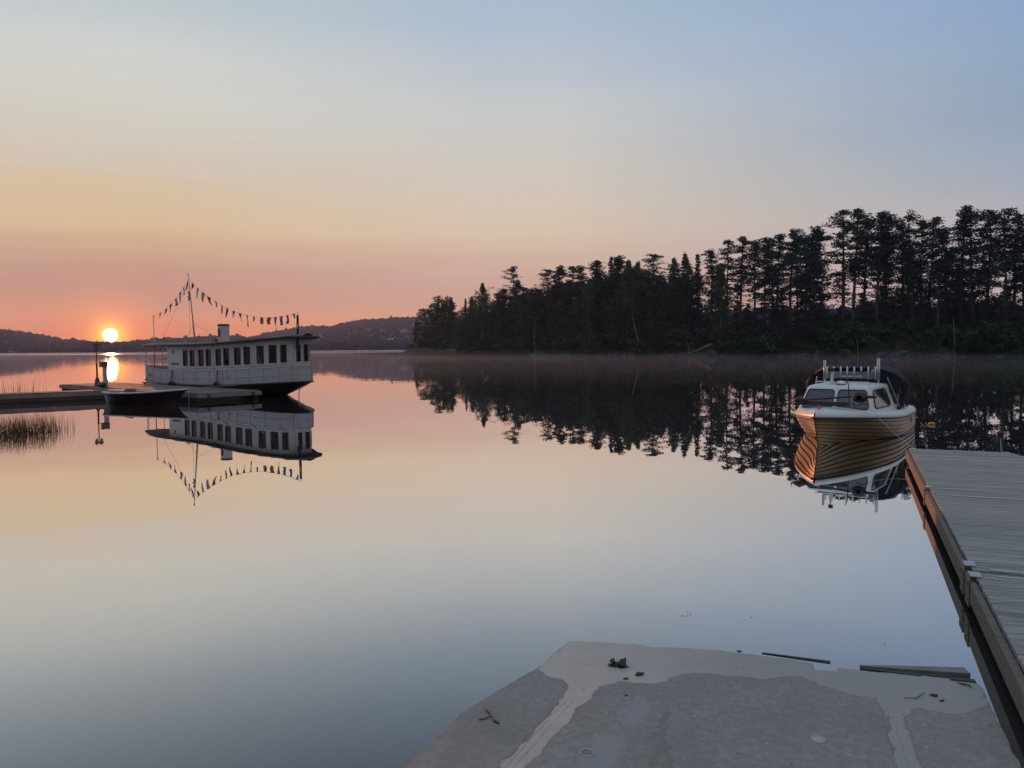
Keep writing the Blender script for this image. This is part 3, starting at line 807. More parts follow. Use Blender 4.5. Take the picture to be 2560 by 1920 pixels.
# ------------------------------------------------------------------ piers at the left
def planks(b, A, D, L, Wd, z, pw=.12, gap=.008, th=.035, r=None, m=0):
    """deck boards laid across direction D from corner A; Wd to the left of D"""
    D = Vector(D).normalized(); N = Vector((-D.y, D.x)); k = 0; n = int(L/pw)
    for i in range(n):
        c = Vector(A)+D*(i+.5)*L/n+N*Wd/2; w_ = L/n-gap
        rot = Matrix(((D.x, N.x, 0), (D.y, N.y, 0), (0, 0, 1)))
        b.box((c.x, c.y, z-th/2+r.uniform(-.002, .002)), (w_, Wd+r.uniform(-.015, .015), th), rot, m, r.random())
def pier(name, label, A, D, L, Wd, z, deckm, fas, beams=2, pw=.14):
    r = random.Random(int(L*10)); e = thing(name, label, 'jetty'); D = Vector(D).normalized(); N = Vector((-D.y, D.x)); A = Vector(A)
    rot = Matrix(((D.x, N.x, 0), (D.y, N.y, 0), (0, 0, 1)))
    b = MB(); planks(b, A, D, L, Wd, z, pw, r=r); b.build('deck', deckm, e, attr=True)
    for s_, nm in ((0, 'fascia'), (1, 'fascia')):
        b = MB(); c = A+D*L/2+N*(s_*Wd+(-.03 if s_ == 0 else .03)); b.box((c.x, c.y, z-.11), (L, .045, .15), rot); b.build(nm, fas, e)
    for s_ in (0, 1):
        b = MB(); c = A+N*Wd/2+D*(-.03 if s_ == 0 else L+.03); b.box((c.x, c.y, z-.11), (.045, Wd+.1, .15), rot); b.build('end_board', fas, e)
    for s_ in (.04, .96):
        b = MB(); c = A+D*L/2+N*Wd*s_; b.box((c.x, c.y, z-.26), (L-.2, .18, .16), rot); b.build('beam', M_TIMB, e)
    nf = max(2, int(L/2.6))
    for i in range(nf):
        c = A+D*L*(i+.5)/nf+N*Wd/2
        b = MB(); b.box((c.x, c.y, z-.42), (1.5, Wd-.35, .42), rot); b.build('float', M_BLACK, e)
    return e
M_GREYFAS = mat('grey_fascia_board', (.22, .18, .17), .8, .35, 2.)
ux = Vector((.764, -.645)); vn = Vector((.645, .764))
A_ = Vector((-11.78, 28.9))
pe = pier('floating_pier', 'wide floating pier beside the white ship, its end facing us', A_-ux*13.5, ux, 13.5, 2.55, .37, M_PDECK, M_GREYFAS)
for q in (.35, 2.2):
    c = A_+vn*q+ux*.06; b = MB()
    for k in range(14):
        t0, t1 = 2*PI*k/14, 2*PI*(k+1)/14
        def P_(t, rr, off): return Vector((c.x, c.y, .25))+Vector((vn.x, vn.y, 0))*math.cos(t)*rr+Vector((0, 0, math.sin(t)*rr))+Vector((ux.x, ux.y, 0))*off
        b.quad(P_(t0, .06, .03), P_(t1, .06, .03), P_(t1, .03, .03), P_(t0, .03, .03)); b.quad(P_(t0, .06, 0), P_(t1, .06, 0), P_(t1, .06, .03), P_(t0, .06, .03)); b.quad(P_(t0, .03, 0), P_(t1, .03, 0), P_(t1, .03, .03), P_(t0, .03, .03))
    b.build('mooring_ring', M_BLACK, pe)
JD2 = Vector((.77, .638)).normalized(); A2 = Vector((-19.35, 29.1))-JD2*16
pj = pier('jetty', 'dark timber jetty running in from the left edge', A2, JD2, 20.6, 1.05, .38, M_PDECK, M_GREYFAS)
jn2 = Vector((-JD2.y, JD2.x)); rj = Matrix(((JD2.x, jn2.x, 0), (JD2.y, jn2.y, 0), (0, 0, 1)))
for zz, yy in ((.205, -.012), (.055, .004)):
    c = A2+JD2*10.3+jn2*yy; b = MB(); b.box((c.x, c.y, zz), (20.4, .05, .135), rj); b.build('side_timber', M_TIMB, pj)

# lamp post on the pier
lp = atY(243.5, 963.5, 35.4)
e = thing('lamp_post', 'old style twin lantern lamp post on the pier near the sun', 'lamp post', (lp.x, lp.y, .36), .4)
M_IRON = mat('dark_cast_iron', (.03, .02, .02), .5, .3, 6.)
b = MB(); b.lathe([(.14, 0), (.14, .05), (.115, .08), (.10, .28), (.07, .34), (.085, .36), (.05, .40)], n=10); b.build('base', M_IRON, e, smooth=True)
b = MB(); b.lathe([(.042, .38), (.036, .95), (.05, .97), (.05, 1.0), (.026, 1.03), (.020, 1.72), (.035, 1.74), (.02, 1.78), (.01, 2.02)], n=10); b.build('pole', M_IRON, e, smooth=True)
b = MB(); b.tube([(-.10, 0, 1.70), (-.05, 0, 1.62), (0, 0, 1.66), (.05, 0, 1.62), (.10, 0, 1.70)], .013, 6); b.build('arm', M_IRON, e)
for sx in (-.10, .10):
    b = MB(); b.lathe([(.03, 1.70), (.045, 1.72), (.085, 1.88)], (sx, 0, 0), 6); la = b.build('lantern', mat('lantern_glass', (.25, .18, .14), .2, .2), e)
    b = MB(); b.lathe([(.095, 1.88), (.06, 1.94), (.02, 1.97), (.008, 2.03)], (sx, 0, 0), 6); b.build('lantern_cap', M_IRON, la)

# service pillar with a box on top
lp = atY(264, 962, 34.6)
e = thing('service_pillar', 'white pillar with brown box on top beside the lamp post', 'service pillar', (lp.x, lp.y, .36), .75)
b = MB(); b.box((0, 0, .5), (.17, .17, 1.0)); b.build('pillar', mat('pale_pillar_paint', (.35, .33, .36), .6, .2), e)
b = MB(); b.box((-.06, 0, 1.02), (.30, .26, .23)); bx = b.build('box', mat('brown_box', (.12, .06, .05), .6, .2), e)
b = MB(); b.box((-.06, 0, 1.147), (.33, .29, .018)); b.build('lid', M_IRON, bx)
e = thing('mooring_buoy', 'dark round buoy lying at the foot of the white pillar', 'buoy', (lp.x-.02, lp.y-.3, .36))
b = MB(); b.lathe([(.05, 0), (.17, .05), (.19, .12), (.15, .2), (.05, .24)], n=14); b.build('float', M_DARK, e, smooth=True); b = MB(); b.tube([(0, 0, .24), (0, .03, .28), (0, .06, .24)], .012, 6); b.build('eye', M_STEEL, e)
lp = gnd(362, 960, .36)
e = thing('mooring_cleat', 'small dark cleat at the outer edge of the floating pier', 'cleat', (lp.x, lp.y+.0, .36), .7)
b = MB(); b.tube([(-.14, 0, .09), (-.07, 0, .07), (.07, 0, .07), (.14, 0, .09)], .025, 6); b.build('horn', M_IRON, e)
b = MB(); b.box((0, 0, .035), (.09, .06, .07)); b.build('foot', M_IRON, e)

# ------------------------------------------------------------------ the dark rowing boat at the pier
def lerp(a, b_, t): return a+(b_-a)*t
dst, dbw = Vector((-15.45, 29.5)), Vector((-12.0, 28.5))
dd = (dbw-dst).normalized(); DL = (dbw-dst).length
e = thing('dark_motorboat', 'small open dark hulled boat with white rim at the pier', 'boat', (dst.x, dst.y, 0), math.atan2(dd.y, dd.x))
def dsheer(k): return .37+.05*(1-k)**2+.17*k**2.6
def dhalf(k): return .78*(1-max(0, (k-.35)/.65)**2.4)**.9*(min(1, (.1+k*4)))**.35*(1 if k > 0 else .8)
b = MB(); rows = []; N_ = 28; T_ = 9
for i in range(N_+1):
    k = i/N_; hb = dhalf(k)*(1 if k > .001 else .75); zs = dsheer(k); row = []
    for j in range(-T_, T_+1):
        t = abs(j)/T_; sg = 1 if j > 0 else -1
        # t=1 sheer, 0 keel
        flare = t**(.55+.9*k**2)
        z = -.18+(zs+.18)*t
        bowx = .50*k**4*(max(0, z/zs)**1.8 if z > 0 else z*.5)
        row.append((k*(DL-.50)+bowx, sg*hb*flare, z))
    rows.append(row)
b.loft(rows); b.quad(*rows[0]); b.merge()
b.build('hull', mat('dark_varnish_hull', (.022, .010, .012), .35, .3, 2.), e, smooth=True)
b = MB(); rr = []
for i in range(N_+1):
    k = i/N_; rr.append((rows[i][-1], rows[i][0]))
path = [q[0] for q in rr]+[q[1] for q in reversed(rr)][1:]
b.tube([Vector(q)+Vector((0, 0, .012)) for q in path]+[Vector(path[0])+Vector((0, 0, .012))], .035, 6); b.build('rim', M_WHITE, e, smooth=True)
b = MB(); rows2 = []
for i in range(1, N_):
    k = i/N_; row = []
    for j in range(-6, 7):
        t = j/6; row.append((rows[i][-1][0]*.985, rows[i][-1][1]*t*.93, dsheer(k)-.02-.15*(1-t*t)*(1 if k < .7 else max(0, 1-(k-.7)*3.4))))
    rows2.append(row)
b.loft(rows2); b.build('inner_lining', M_WHITE, e, smooth=True)
for k_, nm in ((.5, 'thwart'),):
    b = MB(); b.box((k_*DL, 0, .27), (.22, dhalf(k_)*1.0, .03)); b.build(nm, M_VARN, e)
b = MB(); b.lathe([(.20, .1), (.205, .46), (.18, .54), (.10, .57)], (.95, 0, 0), 14); en = b.build('engine_box', mat('engine_box_wood', (.11, .05, .035), .5, .3), e, smooth=True)
b = MB(); b.lathe([(.04, .57), (.035, .60)], (.95, 0, 0), 8); b.build('knob', M_STEEL, en)
b = MB(); b.tube([(DL-.02, 0, .50), (DL+.01, 0, .2), (DL-.02, 0, -.1)], .008, 5); b.build('bow_line', M_ROPE, e)

# ------------------------------------------------------------------ the white passenger launch
SB, SL = 1.45, 14.6
sbow = Vector((-19.7344, 41.417)); su = Vector((.764, -.645))
def hb(s, off=0.):
    s = max(0, min(SL, s))
    if s < 6: q = SB*max(0, 1-(1-s/6)**2.0)**.95
    elif s > 9: q = SB*max(0, (1-((s-9)/(SL-9))**3.4))**.55
    else: q = SB
    return max(0., q-off)
def zd(s): return .40+.25*max(0, (s-8)/6.6)**1.6+.10*max(0, (6-s)/6)**1.5
def zrail(s): return zd(s)+.66+.04*max(0, (6-s)/6)
def zroof(s): return 2.21+.03*abs(s-6)/6+.24*max(0, (s-8)/6.6)**1.7
ship = thing('passenger_launch', 'white old passenger launch with funnel, mast and long windowed cabin', 'ship', (sbow.x, sbow.y, 0), math.atan2(su.y, su.x))
# local: x sternwards, +y = far side, near side is -y
SS = [0, .15, .4, .8, 1.3, 2, 2.8, 3.6, 4.4, 5.2, 6, 7, 8, 9, 10, 11, 11.8, 12.5, 13.1, 13.5, 13.85, 14.1, 14.3, 14.45, 14.55, 14.6]
b = MB(); rows = []
for s in SS:
    zt = zd(s); kz = -.55 if s < 11.2 else lerp(-.55, zt-.10, min(1, (s-11.2)/(14.6-11.2))**.8)
    row = []
    for j in range(-8, 9):
        t = abs(j)/8; sg = 1 if j >= 0 else -1
        f_ = t**(.45 if 3 < s < 12 else .62)
        row.append((s if s > .8 else s+.25*(1-t)*(1-s/.8), sg*hb(s)*f_, kz+(zt-kz)*t**1.1))
    rows.append(row)
b.loft(rows); b.merge(); b.build('hull', M_DARK, ship, smooth=True)
b = MB(); rows = [[(s, y*hb(s), zd(s)-.01+.02*(1-abs(y))) for y in (-1, -.5, 0, .5, 1)] for s in SS]; b.loft(rows); b.build('deck', mat('ship_deck', (.20, .15, .12), .8, .3), ship)
for sg in (-1, 1):
    b = MB(); b.tube([(s, sg*(hb(s)+.015), zd(s)) for s in SS], .04, 6); b.build('rubbing_strake', M_DARK, ship, smooth=True)
# white weather cloth round the deck, with stanchions and rails
def side_path(off, a, b_, n=60, sg=-1):
    return [(a+(b_-a)*i/n, sg*hb(a+(b_-a)*i/n, off)) for i in range(n+1)]
for sg in (-1, 1):
    b = MB(); pth = side_path(.03, 0, SL, 90, sg)
    b.loft([[(x, y, zd(x)+.035) for x, y in pth], [(x, y+sg*.012, lerp(zd(x), zrail(x), .5)) for x, y in pth], [(x, y, zrail(x)-.015) for x, y in pth]])
    b.loft([[(x, y*.985, zd(x)+.035) for x, y in pth], [(x, y*.985, zrail(x)-.015) for x, y in pth]])
    b.build('weather_cloth', M_CLOTH, ship, smooth=True)
    b = MB(); b.tube([(x, y, zrail(x)) for x, y in pth], .018, 6); b.build('rail', M_WHITE, ship, smooth=True)
    b = MB(); b.tube([(x, y+sg*.02, lerp(zd(x), zrail(x), .48)) for x, y in pth], .010, 5); b.build('lower_rail', M_WHITE, ship, smooth=True)
    for s in (2.2, 3.4, 4.6, 5.8, 7.0, 8.2, 9.4, 10.5, 11.5, 12.4, 13.2, 13.9, 14.35):
        b = MB(); y = sg*(hb(s, .03)+.03); b.tube([(s, y, zd(s)), (s, y, zrail(s)+.01)], .014, 6); b.build('stanchion', M_WHITE, ship)
    # open bow rails
    pb = [(.02+3.6*(i/30)**1.4, sg*hb(.02+3.6*(i/30)**1.4, .02)) for i in range(31)]
    b = MB(); b.tube([(x, y, zrail(x)+.36-.25*max(0, (x-2.2)/1.4)**2) for x, y in pb], .018, 6); b.build('bow_rail', M_WHITE, ship, smooth=True)
    b = MB(); b.tube([(x, y, zrail(x)+.17) for x, y in pb], .010, 5); b.build('bow_rail', M_WHITE, ship, smooth=True)
    for s in (.3, 1.0, 1.9, 2.9):
        y = sg*hb(s, .02); b = MB(); b.tube([(s, y, zrail(s)), (s, y, zrail(s)+.36-.25*max(0, (s-2.2)/1.4)**2)], .012, 6); b.build('stanchion', M_WHITE, ship)
# cabin with real window openings
CO = .16
WIN = [(6.79, 7.17), (7.43, 7.81), (8.23, 8.63), (8.89, 9.29), (9.74, 10.14), (10.4, 10.8), (11.23, 11.65), (11.9, 12.29), (12.71, 13.07), (13.35, 13.68), (13.87, 14.08)]
def wz(s): k = max(0, (s-8)/6.); return 1.27+.20*k**1.3, 1.99+.20*k**1.3
C0, C1 = 5.2, 14.28
for sg in (-1, 1):
    b = MB(); win = MB()
    cuts = [C0]+[q for w_ in WIN for q in w_]+[C1]
    for i in range(len(cuts)-1):
        a, c = cuts[i], cuts[i+1]; nn = max(1, int((c-a)/.15)); isw = i % 2 == 1
        for k in range(nn):
            s0, s1 = lerp(a, c, k/nn), lerp(a, c, (k+1)/nn)
            def P(s, z, o=0): return (s, sg*(hb(s, CO)-o), z)
            rngs = [(zd(a), wz((a+c)/2)[0]), (wz((a+c)/2)[1], None)] if isw else [(zd(a), None)]
            for z0, z1 in rngs:
                for o_ in (0, .05):
                    b.quad(P(s0, z0, o_), P(s1, z0, o_), P(s1, zroof(s1) if z1 is None else z1, o_), P(s0, zroof(s0) if z1 is None else z1, o_))
        if isw:
            z0, z1 = wz((a+c)/2)
            for s_ in (a, c): b.quad(P(s_, z0), P(s_, z0, .05), P(s_, z1, .05), P(s_, z1))
            for z_ in (z0, z1): b.quad(P(a, z_), P(c, z_), P(c, z_, .05), P(a, z_, .05))
    b.merge(); b.build('cabin_wall', M_WHITE, ship)
    for i, (a, c) in enumerate(WIN):
        z0, z1 = wz((a+c)/2)
        fr_ = MB()
        y0, y1 = sg*(hb(a, CO)+.012), sg*(hb(c, CO)+.012)
        fr_.tube([(a, y0, z0), (c, y1, z0), (c, y1, z1), (a, y0, z1), (a, y0, z0)], .022, 4)
        fo = fr_.build('window', mat('dark_window_frame', (.05, .03, .03), .6, .3), ship)
        g = MB(); g.quad((a, y0-sg*.03, z0), (c, y1-sg*.03, z0), (c, y1-sg*.03, z1), (a, y0-sg*.03, z1)); g.build('pane', M_GLASS, fo)
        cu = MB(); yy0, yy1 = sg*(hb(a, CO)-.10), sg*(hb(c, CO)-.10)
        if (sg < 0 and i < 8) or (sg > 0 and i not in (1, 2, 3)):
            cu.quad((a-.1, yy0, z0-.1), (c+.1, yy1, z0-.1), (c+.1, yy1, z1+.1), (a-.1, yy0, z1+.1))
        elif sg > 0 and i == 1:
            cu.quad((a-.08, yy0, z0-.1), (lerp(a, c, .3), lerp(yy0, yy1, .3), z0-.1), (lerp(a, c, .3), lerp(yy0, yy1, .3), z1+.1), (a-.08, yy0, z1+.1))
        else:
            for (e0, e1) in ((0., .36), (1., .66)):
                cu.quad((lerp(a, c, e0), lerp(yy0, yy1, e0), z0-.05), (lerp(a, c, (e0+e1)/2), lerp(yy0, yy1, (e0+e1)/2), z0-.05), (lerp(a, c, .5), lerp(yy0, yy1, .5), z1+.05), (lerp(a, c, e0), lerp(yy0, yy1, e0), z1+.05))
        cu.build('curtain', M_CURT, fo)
    # thin battens between the windows and a sill line
    b = MB()
    for i in range(len(WIN)-1):
        s = (WIN[i][1]+WIN[i+1][0])/2
        if WIN[i+1][0]-WIN[i][1] > .3:
            for q in (-.06, .06): b.tube([(s+q, sg*(hb(s+q, CO)+.008), zrail(s)-.1), (s+q, sg*(hb(s+q, CO)+.008), zroof(s))], .008, 4)
    pth = side_path(CO-.012, C0, C1, 60, sg); b.tube([(x, y, wz(x)[0]-.10) for x, y in pth], .012, 4)
    b.tube([(x, y, wz(x)[1]+.05) for x, y in pth], .010, 4)
    b.build('moulding', M_WHITE, ship, smooth=True)
yb = hb(C1, CO); 
b = MB()
for z0, z1, ya, yc in ((zd(14.3), 1.5, -yb, yb), (2.2, zroof(14.3), -yb, yb), (1.5, 2.2, -yb, -yb*.55), (1.5, 2.2, -yb*.12, yb*.35), (1.5, 2.2, yb*.8, yb)):
    b.box((C1, (ya+yc)/2, (z0+z1)/2), (.05, yc-ya, z1-z0))
b.build('stern_wall', M_WHITE, ship)
for ya, yc in ((-yb*.55, -yb*.12), (yb*.35, yb*.8)):
    b = MB(); b.tube([(C1+.03, ya, 1.5), (C1+.03, yc, 1.5), (C1+.03, yc, 2.2), (C1+.03, ya, 2.2), (C1+.03, ya, 1.5)], .022, 4); fo = b.build('window', MATS['dark_window_frame'], ship)
    b = MB(); b.quad((C1, ya, 1.5), (C1, yc, 1.5), (C1, yc, 2.2), (C1, ya, 2.2)); b.build('pane', M_GLASS, fo)
yf = hb(C0, CO); b = MB(); b.box((C0, 0, (zd(C0)+zroof(C0))/2), (.06, 2*yf, zroof(C0)-zd(C0))); fw = b.build('front_wall', M_WHITE, ship)
b = MB(); b.box((C0-.04, .1, 1.2), (.03, .6, 1.55)); b.build('door', M_VARN, fw)
b = MB(); b.box((9.7, 0, zd(9)+.3), (8.2, .5, .5)); b.build('bench', M_VARN, ship)
# roof
rs = [.95, 1.05, 1.3, 1.8, 2.5, 3.5, 5, 6.5, 8, 9.5, 11, 12, 13, 13.6, 14.1, 14.4, 14.65, 14.82]
def hr(s):
    base = hb(min(s, 14.0))+.06
    if s < 3: base = max(base, .0)*1.0
    if s < 1.05: base *= .7
    if s > 13.: base = min(base, (hb(13.0)+.06)*max(.02, 1-((s-13)/1.86)**2.6)**.5)
    return base
b = MB(); rows = [[(s, y*hr(s), zroof(min(s, 14.6))+.035+.12*(1-y*y)) for y in (-1, -.8, -.5, -.2, 0, .2, .5, .8, 1)] for s in rs]
b.loft(rows); b.build('roof', M_ROOFTOP, ship, smooth=True)
b = MB(); rows = [[(s, y*hr(s)*.985, zroof(min(s, 14.6))+.0) for y in (-1, 0, 1)] for s in rs]; b.loft(rows); b.build('roof_lining', M_ROOF, ship)
b = MB(); pth = [(s, -hr(s), zroof(min(s, 14.6))+.015) for s in rs]+[(s, hr(s), zroof(min(s, 14.6))+.015) for s in reversed(rs)]
b.tube(pth+[pth[0]], .055, 6); b.build('roof_edge', M_ROOF, ship, smooth=True)
for s, sg in ((1.05, -1), (1.7, -1), (1.05, 1), (1.7, 1), (3.4, 1)):
    y = sg*(hb(s)-.05); b = MB(); b.tube([(s, y, zd(s)), (s, y, zroof(s)+.02)], .016, 6); b.build('roof_post', M_WHITE, ship)
# funnel
b = MB(); fx = 8.15; b.lathe([(.255, 2.33), (.255, 3.12)], (fx, 0, 0), 24); fu = b.build('funnel', M_WHITE, ship, smooth=False)
b = MB(); b.lathe([(.267, 3.11), (.267, 3.19), (.25, 3.2)], (fx, 0, 0), 24); b.build('funnel_rim', M_ROOF, fu)
b = MB()
for k in range(16):
    for (ra, rb, m_) in ((0, .055, 0), (.055, .08, 1), (.08, .13, 0)):
        def E_(t, rr):
            th = -PI*.5+.02+math.cos(t)*rr/.26; return (fx+.260*math.cos(th), .260*math.sin(th), 2.80+math.sin(t)*rr*1.7)
        t0, t1 = 2*PI*k/16, 2*PI*(k+1)/16; b.quad(E_(t0, ra), E_(t0, rb), E_(t1, rb), E_(t1, ra), m=m_)
b.merge(); b.build('emblem', [M_BLK, mat('dull_brass', (.22, .12, .05), .5, .2)], fu)
b = MB(); b.box((7.62, -.1, 2.42), (.34, .3, .14)); b.box((7.55, -.1, 2.5), (.1, .1, .05)); b.build('roof_hatch', M_VARN, ship)
# mast
b = MB(); b.tube([(5.45, 0, 2.3), (4.92, 0, 5.72)], [.045, .022], 8); ma = b.build('mast', mat('pale_mast_paint', (.42, .38, .42), .5, .2), ship, smooth=True)
b = MB(); b.lathe([(.02, 5.70), (.035, 5.73), (.0, 5.80)], (4.92, 0, 0), 8); b.build('mast_cap', M_IRON, ma)
b = MB()
for (dx, dz_) in ((-.05, 4.78), (.05, 4.68), (-.06, 4.58), (.07, 4.5), (-.04, 4.44)): b.lathe([(.035, dz_), (.045, dz_+.04), (.03, dz_+.1)], (5.07+dx, -.05, 0), 8)
b.build('signal_lamps', M_BLACK, ma)
for P0, P1 in (((4.98, 0, 5.36), (3.4, -.8, 2.3)), ((4.98, 0, 5.36), (3.4, .8, 2.3)), ((5.3, 0, 3.35), (7.0, 0, 2.75)), ((5.35, 0, 3.2), (5.2, -.5, 2.35))):
    b = MB(); b.tube([P0, P1], .006, 4); b.build('stay', M_ROPE, ma)
b = MB(); b.tube([(1.05, 0, zd(1)), (1.12, 0, 3.74)], [.03, .022], 8); b.lathe([(.01, 3.72), (.05, 3.78), (.0, 3.86)], (1.12, 0, 0), 8); b.build('bow_staff', MATS['pale_mast_paint'], ship, smooth=True)
b = MB(); b.tube([(4.5, 0, 2.33), (4.5, 0, 2.6)], .02, 6); sp_ = b.build('searchlight', M_STEEL, ship)
b = MB(); rows = [[(4.5+.10*math.sin(PI*j/8)*math.cos(2*PI*i/12), .10*math.sin(PI*j/8)*math.sin(2*PI*i/12), 2.66+.10*math.cos(PI*j/8)) for i in range(12)] for j in range(9)]
b.loft(rows, 0, True); b.build('lamp_head', M_WHITE, sp_, smooth=True)
# ensign staff and hanging flag
pb0, pt0 = Vector((14.42, -hb(14.42)-.02, .74)), Vector((14.5, -.25, 3.50))
b = MB(); b.tube([pb0, pt0], [.022, .014], 8); es = b.build('ensign_staff', M_WHITE, ship)
b = MB(); rows = []
for i in range(17):
    t = i/16; c = pt0.lerp(pb0, .08+.42*t); c.z = pt0.z-.1-1.30*t; wd = .07+.24*t; row = []
    for j in range(9):
        u_ = j/8; row.append((c.x-.02+u_*wd+.01*math.sin(t*9+u_*7), c.y-.02+.045*math.sin(u_*9+t*3), c.z-u_*.28*t))
    rows.append(row)
k0 = len(b.v)
for i in range(16):
    for j in range(8):
        yellow = (j in (5,) and 2 < i < 11) or (6.4 < i+j*.8 < 8.4 and j > 2)
        b.quad(rows[i][j], rows[i][j+1], rows[i+1][j+1], rows[i+1][j], m=1 if yellow else 0)
b.merge(); b.build('flag', [mat('navy_flag_cloth', (.012, .025, .09), .8, .2, 8.), M_YEL], es, smooth=True)
# fenders, ropes, name board, round plate, bow fittings
for s in (6.1, 10.2):
    y = -(hb(s)+.05); b = MB(); b.tube([(s, y, zrail(s)), (s-.02, y-.02, zd(s)+.3), (s-.2, y-.05, zd(s)+.02)], [.03, .018, .02], 6); b.build('fender_rope', M_DARK, ship)
    b = MB(); b.tube([(s-.26, y-.06, zd(s)-.04), (s-.1, y-.07, zd(s)+.1), (s+.05, y-.07, zd(s)+.12), (s+.22, y-.06, zd(s)-.04)], [.04, .07, .07, .04], 8); b.build('fender', M_DARK, ship, smooth=True)
s = 10.9; y = -(hb(s)+.03); b = MB(); b.tube([(s, y, zrail(s)+.0), (s+.05, y-.02, zrail(s)-.2), (s+.1, y-.02, zrail(s)-.35)], .02, 6); b.build('rope_coil', M_ROPE, ship)
nb = MB(); s0, s1 = 5.55, 6.35
nb.quad((s0, -hb(s0, CO)-.015, 1.30), (s1, -hb(s1, CO)-.015, 1.30), (s1, -hb(s1, CO)-.015, 1.39), (s0+.05, -hb(s0, CO)-.015, 1.40)); nb.build('name_board', mat('faded_red_paint', (.16, .07, .08), .7, .2), ship)
b = MB(); sp2 = 5.8; b.box((sp2, -hb(sp2, CO)-.02, 1.92), (.10, .03, .12)); b.build('side_plate', MATS['dull_brass'], ship)
b = MB(); b.box((2.9, -hb(2.9)-.03, .80), (.5, .02, .07), Matrix.Rotation(-.28, 3, 'Z')); b.build('bow_plate', MATS['faded_red_paint'], ship)
b = MB(); b.lathe([(.06, 0), (.09, .12), (.03, .2), (.035, .62), (.07, .66)], (2.6, .5, zd(2.6)), 8); b.build('capstan', M_IRON, ship)
b = MB(); b.tube([(12.4, -hb(12.4)-.02, zd(12.4)), (9.6, -1.75, .37)], .012, 5); b.build('mooring_line', M_ROPE, ship)
b = MB(); b.tube([(14.2, 0, .6), (14.1, 0, .2), (14.05, 0, -.3)], .02, 6); b.build('rudder_post', M_WHITE, ship)

# bunting: two strings of signal flags
def ship_w(p): 
    a = math.atan2(su.y, su.x); c, s_ = math.cos(a), math.sin(a); return Vector((sbow.x+p[0]*c-p[1]*s_, sbow.y+p[0]*s_+p[1]*c, p[2]))
def bunting(P0, P1, sag, flags, label):
    P0, P1 = Vector(P0), Vector(P1); e = thing('bunting', label, 'bunting', ship_w(P0), math.atan2(su.y, su.x), 'signal flag strings on the white ship')
    def at_(t): return (P0.lerp(P1, t)+Vector((0, 0, -sag*4*t*(1-t))))-P0
    b = MB(); b.tube([at_(i/30) for i in range(31)], .005, 4); b.build('line', M_ROPE, e)
    r = random.Random(4)
    for (t, shp, h_, w_, kind) in flags:
        b = MB(); a = at_(t-w_/2/(P1-P0).length); c = at_(t+w_/2/(P1-P0).length)
        n_ = 6; tw = r.uniform(-.06, .06); rows = []
        dx = r.uniform(-.06, .04)
        for i in range(n_+1):
            v = i/n_; row = []
            k = {'r': 1, 'p': 1-v*.95, 's': 1, 't': 1-v*.8}[shp]
            for j in range(5):
                u_ = j/4; q = a.lerp(c, .5+(u_-.5)*k)
                z = -h_*v
                if shp == 's' and v > .7: z = -h_*(v if u_ != .5 else .7)
                row.append(q+Vector((dx*v, tw*v*v+.025*math.sin(u_*5+v*4+t*20), z)))
            rows.append(row)
        for i in range(n_):
            for j in range(4):
                v, u_ = i/n_, j
                mi = {'W': 0, 'B': 1, 'R': 2, 'Y': 3, 'K': 4}
                ks = kind
                if len(ks) == 1: q = ks
                elif ks[0] == 'v': q = ks[1+min(len(ks)-2, int(j/4*(len(ks)-1)))]
                elif ks[0] == 'h': q = ks[1+min(len(ks)-2, int(i/n_*(len(ks)-1)))]
                elif ks[0] == 'x': q = ks[2] if (i in (2, 3) or j in (1, 2)) and not (j in (0, 3) and i in (0, 1, 4, 5)) else ks[1]
                elif ks[0] == 'd': q = ks[1+((i+j) % 2)]
                elif ks[0] == 'o': q = ks[2] if (j in (1, 2) and i in (2, 3)) else ks[1]
                b.quad(rows[i][j], rows[i][j+1], rows[i+1][j+1], rows[i+1][j], m=mi[q])
        b.merge(); b.build('flag', [M_WCL, M_BLUE, M_RED, M_YEL, M_BLK], e)
bunting((1.12, 0, 3.78), (4.97, 0, 5.50), .30, [(.21, 'p', .24, .28, 'vYK'), (.36, 's', .26, .26, 'hBW'), (.51, 't', .42, .26, 'oBW'), (.64, 'r', .34, .24, 'hBYWB'), (.765, 'p', .5, .22, 'vWB'), (.875, 't', .42, .22, 'vWR'), (.96, 'r', .42, .18, 'vWB')],
        'short rising string of signal flags from bow staff to mast top')
bunting((4.95, 0, 5.52), (14.5, -.25, 3.52), .85, [(.045, 'p', .30, .34, 'vYK'), (.095, 't', .52, .22, 'W'), (.155, 'r', .42, .28, 'vWRWB'), (.215, 's', .36, .32, 'R'), (.285, 'p', .24, .26, 'B'), (.34, 'p', .42, .22, 'vWR'), (.39, 'p', .44, .24, 'vBR'), (.45, 'p', .34, .24, 'vWBR'),
        (.515, 'p', .36, .24, 'vBW'), (.58, 't', .52, .20, 'vWRY'), (.635, 'p', .22, .24, 'B'), (.70, 'r', .30, .25, 'vYBR'), (.765, 'r', .30, .30, 'dYR'), (.82, 't', .52, .2, 'xWR'), (.87, 'r', .38, .26, 'xWB'), (.92, 'r', .36, .2, 'oBW'), (.965, 'p', .20, .26, 'vBWY')],
        'long sagging string of signal flags from mast top to stern staff')

# ------------------------------------------------------------------ the cabin boat at the right
TH = R(54.); bo = Vector((5.99, 15.0))
cb = thing('cabin_boat', 'small tan clinker cabin motorboat with white deck by the jetty', 'boat', (bo.x, bo.y, 0), TH)
